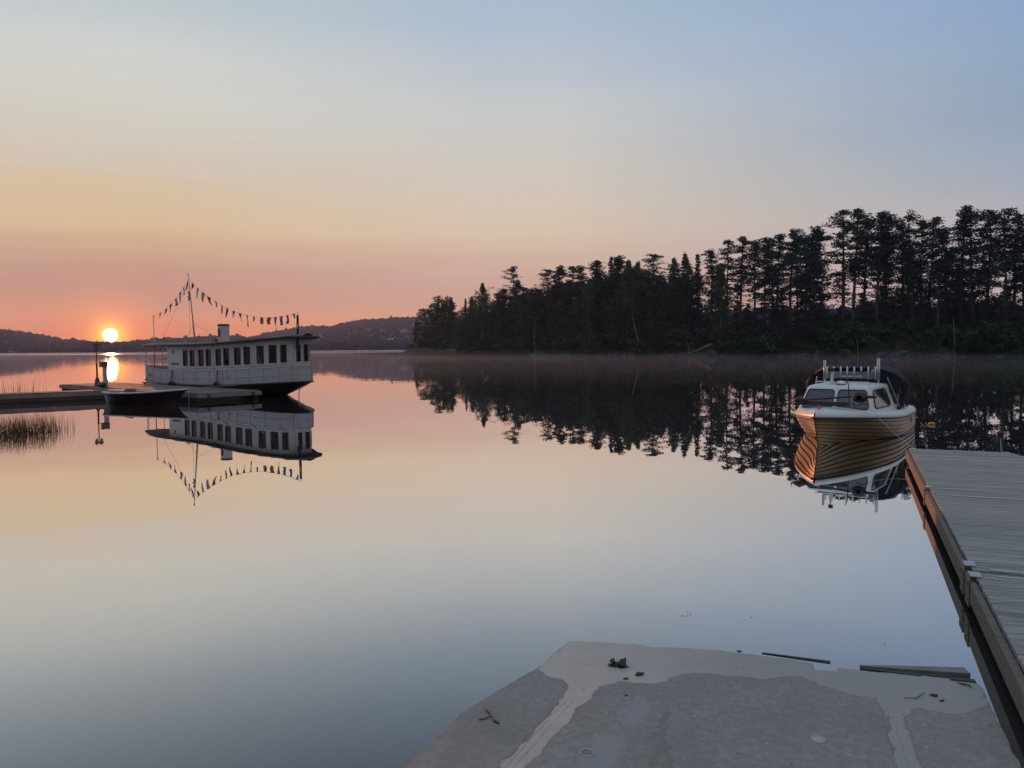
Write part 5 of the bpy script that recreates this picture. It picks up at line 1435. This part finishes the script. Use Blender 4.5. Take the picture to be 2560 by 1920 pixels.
def groove(P0, P1, off, wd):
    d = (Vector(P1)-Vector(P0)).normalized(); n_ = Vector((-d.y, d.x, 0))
    q = t.v('DOT_PRODUCT', t.v('SUBTRACT', tc, (P0[0], P0[1], 0)), tuple(n_))
    along = t.v('DOT_PRODUCT', t.v('SUBTRACT', tc, (P0[0], P0[1], 0)), (d.x, d.y, 0))
    m_ = t.m('LESS_THAN', t.m('ABSOLUTE', t.m('ADD', t.m('SUBTRACT', q, off), t.m('MULTIPLY', t.m('SUBTRACT', n1, .5), .012))), wd)
    return t.m('MULTIPLY', t.m('MULTIPLY', m_, t.m('GREATER_THAN', n2, .44)), t.m('LESS_THAN', along, (Vector(P1)-Vector(P0)).length))
gv = None
for (pa0, pb0_, offs) in (((1235, 1950), (1418, 1748), (-.035, .0, .03)), ((2268, 1950), (2222, 1790), (-.02, .03))):
    A3, B3 = gz_(*pa0), gz_(*pb0_)
    for o3 in offs:
        g_ = groove((A3.x, A3.y, 0), (B3.x, B3.y, 0), o3, .0016); gv = g_ if gv is None else t.m('MAXIMUM', gv, g_)
rim = t.m('SUBTRACT', 1., t.m('DIVIDE', t.m('ABSOLUTE', t.m('SUBTRACT', wr, .40)), .14), clamp=True)
c = t.mix(wf, dry, silt_sheen); c = t.mix(t.m('MULTIPLY', rim, .60), c, (.09, .085, .078, 1)); c = t.mix(t.m('MULTIPLY', gv, .7), c, (.06, .055, .05, 1))
c = t.mix(t.m('MULTIPLY', pa.outputs['Fac'], t.m('MULTIPLY', t.rng(n2, .3, .6), .7)), c, (.25, .26, .28, 1))
vo = t.n('ShaderNodeTexVoronoi'); vo.inputs['Scale'].default_value = 13.; t.l(tc, vo.inputs['Vector'])
c = t.mix(t.m('MULTIPLY', t.m('LESS_THAN', vo.outputs['Distance'], .07), t.m('GREATER_THAN', n1, .5)), c, (.05, .045, .04, 1))
c = t.mix(t.m('MULTIPLY', t.rng(n3, .62, .72), .35), c, (.33, .33, .33, 1)); c = t.mix(t.m('MULTIPLY', t.rng(n3, .40, .30), .4), c, (.05, .05, .05, 1))
pb_ = t.n('ShaderNodeBsdfPrincipled'); t.l(c, pb_.inputs['Base Color'])
t.l(t.m('SUBTRACT', .80, t.m('MULTIPLY', wf, .22)), pb_.inputs['Roughness'])
bp = t.n('ShaderNodeBump'); bp.inputs['Strength'].default_value = .5; bp.inputs['Distance'].default_value = .004
t.l(t.m('ADD', t.m('MULTIPLY', n2, .8), t.m('MULTIPLY', n3, .35)), bp.inputs['Height']); t.l(bp.outputs[0], pb_.inputs['Normal'])
oo = t.n('ShaderNodeOutputMaterial'); t.l(pb_.outputs[0], oo.inputs[0])
me.materials.append(M); me.update()
sb = bpy.data.objects.new('concrete_slab', me); C.objects.link(sb); tag(sb, kind='structure')
# lifting eyes, debris
def on_slab(px, py): return gz_(px, py)
M_CONC2 = mat('pale_worn_ring', (.34, .34, .34), .7, .2, 20.)
for px, py, lab in ((1467, 1883, 'worn round lifting socket in the left half of the slab'), (2046, 1850, 'pale oval lifting socket in the right half of the slab')):
    p = on_slab(px, py); e = thing('lifting_socket', lab, 'socket', (p.x, p.y, p.z+.002), .2, 'lifting sockets in the slab')
    b = MB(); b.tube([(.034*math.cos(2*PI*i/18), .034*math.sin(2*PI*i/18), .001) for i in range(19)], .0045, 5); b.build('rim', M_CONC2, e, smooth=True)
    b = MB(); b.lathe([(.033, .001), (.033, .0025)], n=18); b.build('cap', M_CONC2 if px > 2000 else mat('dull_socket', (.16, .16, .16), .6), e)
def crumple(name, px, py, size, lab, m_, seed):
    p = on_slab(px, py); r = random.Random(seed); b = MB()
    for i in range(7):
        c = Vector((r.uniform(-.5, .5)*size, r.uniform(-.3, .3)*size, r.uniform(.08, .3)*size)); a = r.random()*6
        d1 = Vector((math.cos(a), math.sin(a)*.6, r.uniform(-.3, .4)))*size*.45; d2 = Vector((-math.sin(a), math.cos(a), r.uniform(-.4, .5)))*size*.28
        n_ = Vector((0, 0, .12*size)); rows = []
        for u_ in (-1, -.4, .3, 1): rows.append([c+d1*u_+d2*v_*(1-abs(u_)*.6)+n_*math.sin(u_*3+v_*2+i) for v_ in (-1, -.3, .4, 1)])
        b.loft(rows)
    o = b.build(name, m_, smooth=True); o.location = p; tag(o, lab, 'leaf clump' if 'leaf' in name else 'debris'); return o
M_WETL_SLIT = mat('wet_leaves_dark_slits', (.012, .011, .010), .45, .4, 30.)
crumple('leaf_clump', 1545, 1664, .085, 'largest black wet leaf clump on the pale wet concrete', M_WETL_SLIT, 1)
crumple('leaf_clump', 1598, 1688, .038, 'smaller curled dark leaf right of the largest clump', mat('curled_leaf', (.06, .055, .05), .6), 2)
crumple('leaf_clump', 1565, 1698, .022, 'tiny dark leaf scrap below the two leaf clumps', M_WETL_SLIT, 3)
crumple('leaf_clump', 1565, 1739, .014, 'tiny black crumb on the dry concrete below the leaves', M_WETL_SLIT, 4)
crumple('leaf_clump', 1848, 1630, .022, 'dark scrap at the slab edge by the water', M_WETL_SLIT, 5)
crumple('leaf_clump', 2336, 1741, .03, 'brown scrap near the right edge of the slab', mat('brown_scrap', (.07, .045, .03), .7), 6)
crumple('leaf_clump', 2355, 1753, .022, 'small dark flake under the brown scrap at right', M_WETL_SLIT, 7)
def twig(pts, rad, lab, m_=None):
    P = [on_slab(*q)+Vector((0, 0, .008)) for q in pts]; e = thing('twig', lab, 'twig', P[0]); b = MB(); b.tube([p-P[0] for p in P], rad, 5); b.build('stem', m_ or M_WETL_SLIT, e); return e, P
e, P = twig([(1213, 1777), (1226, 1788), (1232, 1800), (1236, 1806), (1248, 1812)], [.003, .004, .004, .006, .004], 'black forked twig on the left part of the slab')
b = MB(); Q = [on_slab(*q)+Vector((0, 0, .008)) for q in ((1225, 1793), (1213, 1800), (1197, 1803))]; b.tube([p-P[0] for p in Q], .003, 5); b.build('side_shoot', M_WETL_SLIT, e)
twig([(2392, 1709), (2405, 1713), (2424, 1716), (2427, 1722)], [.002, .005, .004, .003], 'thin dark twig near the right corner of the slab')
twig([(2260, 1748), (2290, 1749), (2312, 1735)], [.002, .0025, .002], 'hair thin root lying by the right hand stain')
# dark slits at the slab's water edge drawn as black strips, plus a grey board
def slit_or_board_bit(a, b_, w0, w1, z, lab, m_, name='slit_or_board'):
    A, B = gnd(*a, z), gnd(*b_, z); d = (B-A).normalized(); n_ = Vector((-d.y, d.x, 0)); e = MB()
    for zz in (0, -.03):
        pass
    rows = [[A+n_*w0*.5, A-n_*w0*.5, A-n_*w0*.5+Vector((0, 0, -.06)), A+n_*w0*.5+Vector((0, 0, -.06))], [A.lerp(B, .5)+n_*(w0+w1)*.27, A.lerp(B, .5)-n_*(w0+w1)*.27, A.lerp(B, .5)-n_*(w0+w1)*.27+Vector((0, 0, -.06)), A.lerp(B, .5)+n_*(w0+w1)*.27+Vector((0, 0, -.06))], [B+n_*w1*.5, B-n_*w1*.5, B-n_*w1*.5+Vector((0, 0, -.06)), B+n_*w1*.5+Vector((0, 0, -.06))]]
    rows = [[p-A for p in r_] for r_ in rows]
    e.loft(rows, 0, True); e.quad(*rows[0]); e.quad(*rows[-1]); o = e.build(name, m_); o.location = A; tag(o, lab, 'plank'); return o
slit_or_board_bit((1905, 1631), (2076, 1654), .006, .03, .006, 'thin dark slit at the middle of the slab edge, as black strip', M_WETL_SLIT)
slit_or_board_bit((2150, 1670), (2300, 1686), .012, .030, .045, 'long dark slit along the right slab edge, as black strip', M_WETL_SLIT)
slit_or_board_bit((2300, 1684), (2370, 1692), .018, .014, .045, 'short dark slit between the two right hand slits, as black strip', M_WETL_SLIT)
slit_or_board_bit((2375, 1695), (2438, 1701), .03, .035, .05, 'dark slit end at the right corner of the slab, as black strip', M_WETL_SLIT)
slit_or_board_bit((2150, 1663), (2418, 1676), .015, .09, .022, 'grey board half sunk behind the right slab edge', mat('grey_sunk_board', (.19, .18, .17), .7, .3))
r = random.Random(44); b = MB()
o = None
for i in range(26):
    px, py = r.uniform(1450, 2480), r.uniform(1650, 1915); p = on_slab(px, py)
    if not pip(p.x, p.y, poly): continue
    b.box((p.x, p.y, p.z+.003), (r.uniform(.004, .012), r.uniform(.003, .008), .005), Matrix.Rotation(r.random()*6, 3, 'Z'))
o = b.build('pale_grit', mat('pale_grit', (.6, .6, .6), .6)); tag(o, 'scattered pale grit and shell bits on the slab', 'grit', kind='stuff')
b = MB()
for px, py in ((1718, 1529), (1724, 1535), (1712, 1538), (1880, 1541), (2211, 1608)):
    p = gnd(px, py, .004)
    for k in range(5): b.box((p.x+r.uniform(-.02, .02), p.y+r.uniform(-.02, .02), .004), (r.uniform(.003, .010), .003, .003), Matrix.Rotation(r.random()*6, 3, 'Z'))
o = b.build('floating_fluff', mat('pale_fluff', (.85, .85, .83), .8)); tag(o, 'specks of pale fluff floating off the slab', 'fluff', kind='stuff')

# ------------------------------------------------------------------ morning air
HAZE = True
if HAZE:
    def airbox(name, lo_, hi_, dens, col, aniso, lab):
        b = MB(); b.box([(a+c)/2 for a, c in zip(lo_, hi_)], [c-a for a, c in zip(lo_, hi_)])
        M = bpy.data.materials.new(name); M.use_nodes = True; M.node_tree.nodes.clear(); t = NT(M.node_tree)
        pv = t.n('ShaderNodeVolumePrincipled'); pv.inputs['Color'].default_value = (*col, 1); pv.inputs['Density'].default_value = dens; pv.inputs['Anisotropy'].default_value = aniso
        oo = t.n('ShaderNodeOutputMaterial'); t.l(pv.outputs[0], oo.inputs['Volume'])
        o = b.build(name, M); tag(o, lab, 'haze', kind='stuff'); return o
    airbox('haze', (-2400, -2400, -4), (2400, 2400, 120), .00018, (.31, .45, .80), .42, 'thin morning haze over the whole lake')
    airbox('mist', (-260, 48, .03), (200, 420, .62), .0016, (.48, .62, .85), .3, 'low mist lying on the water before the wood')
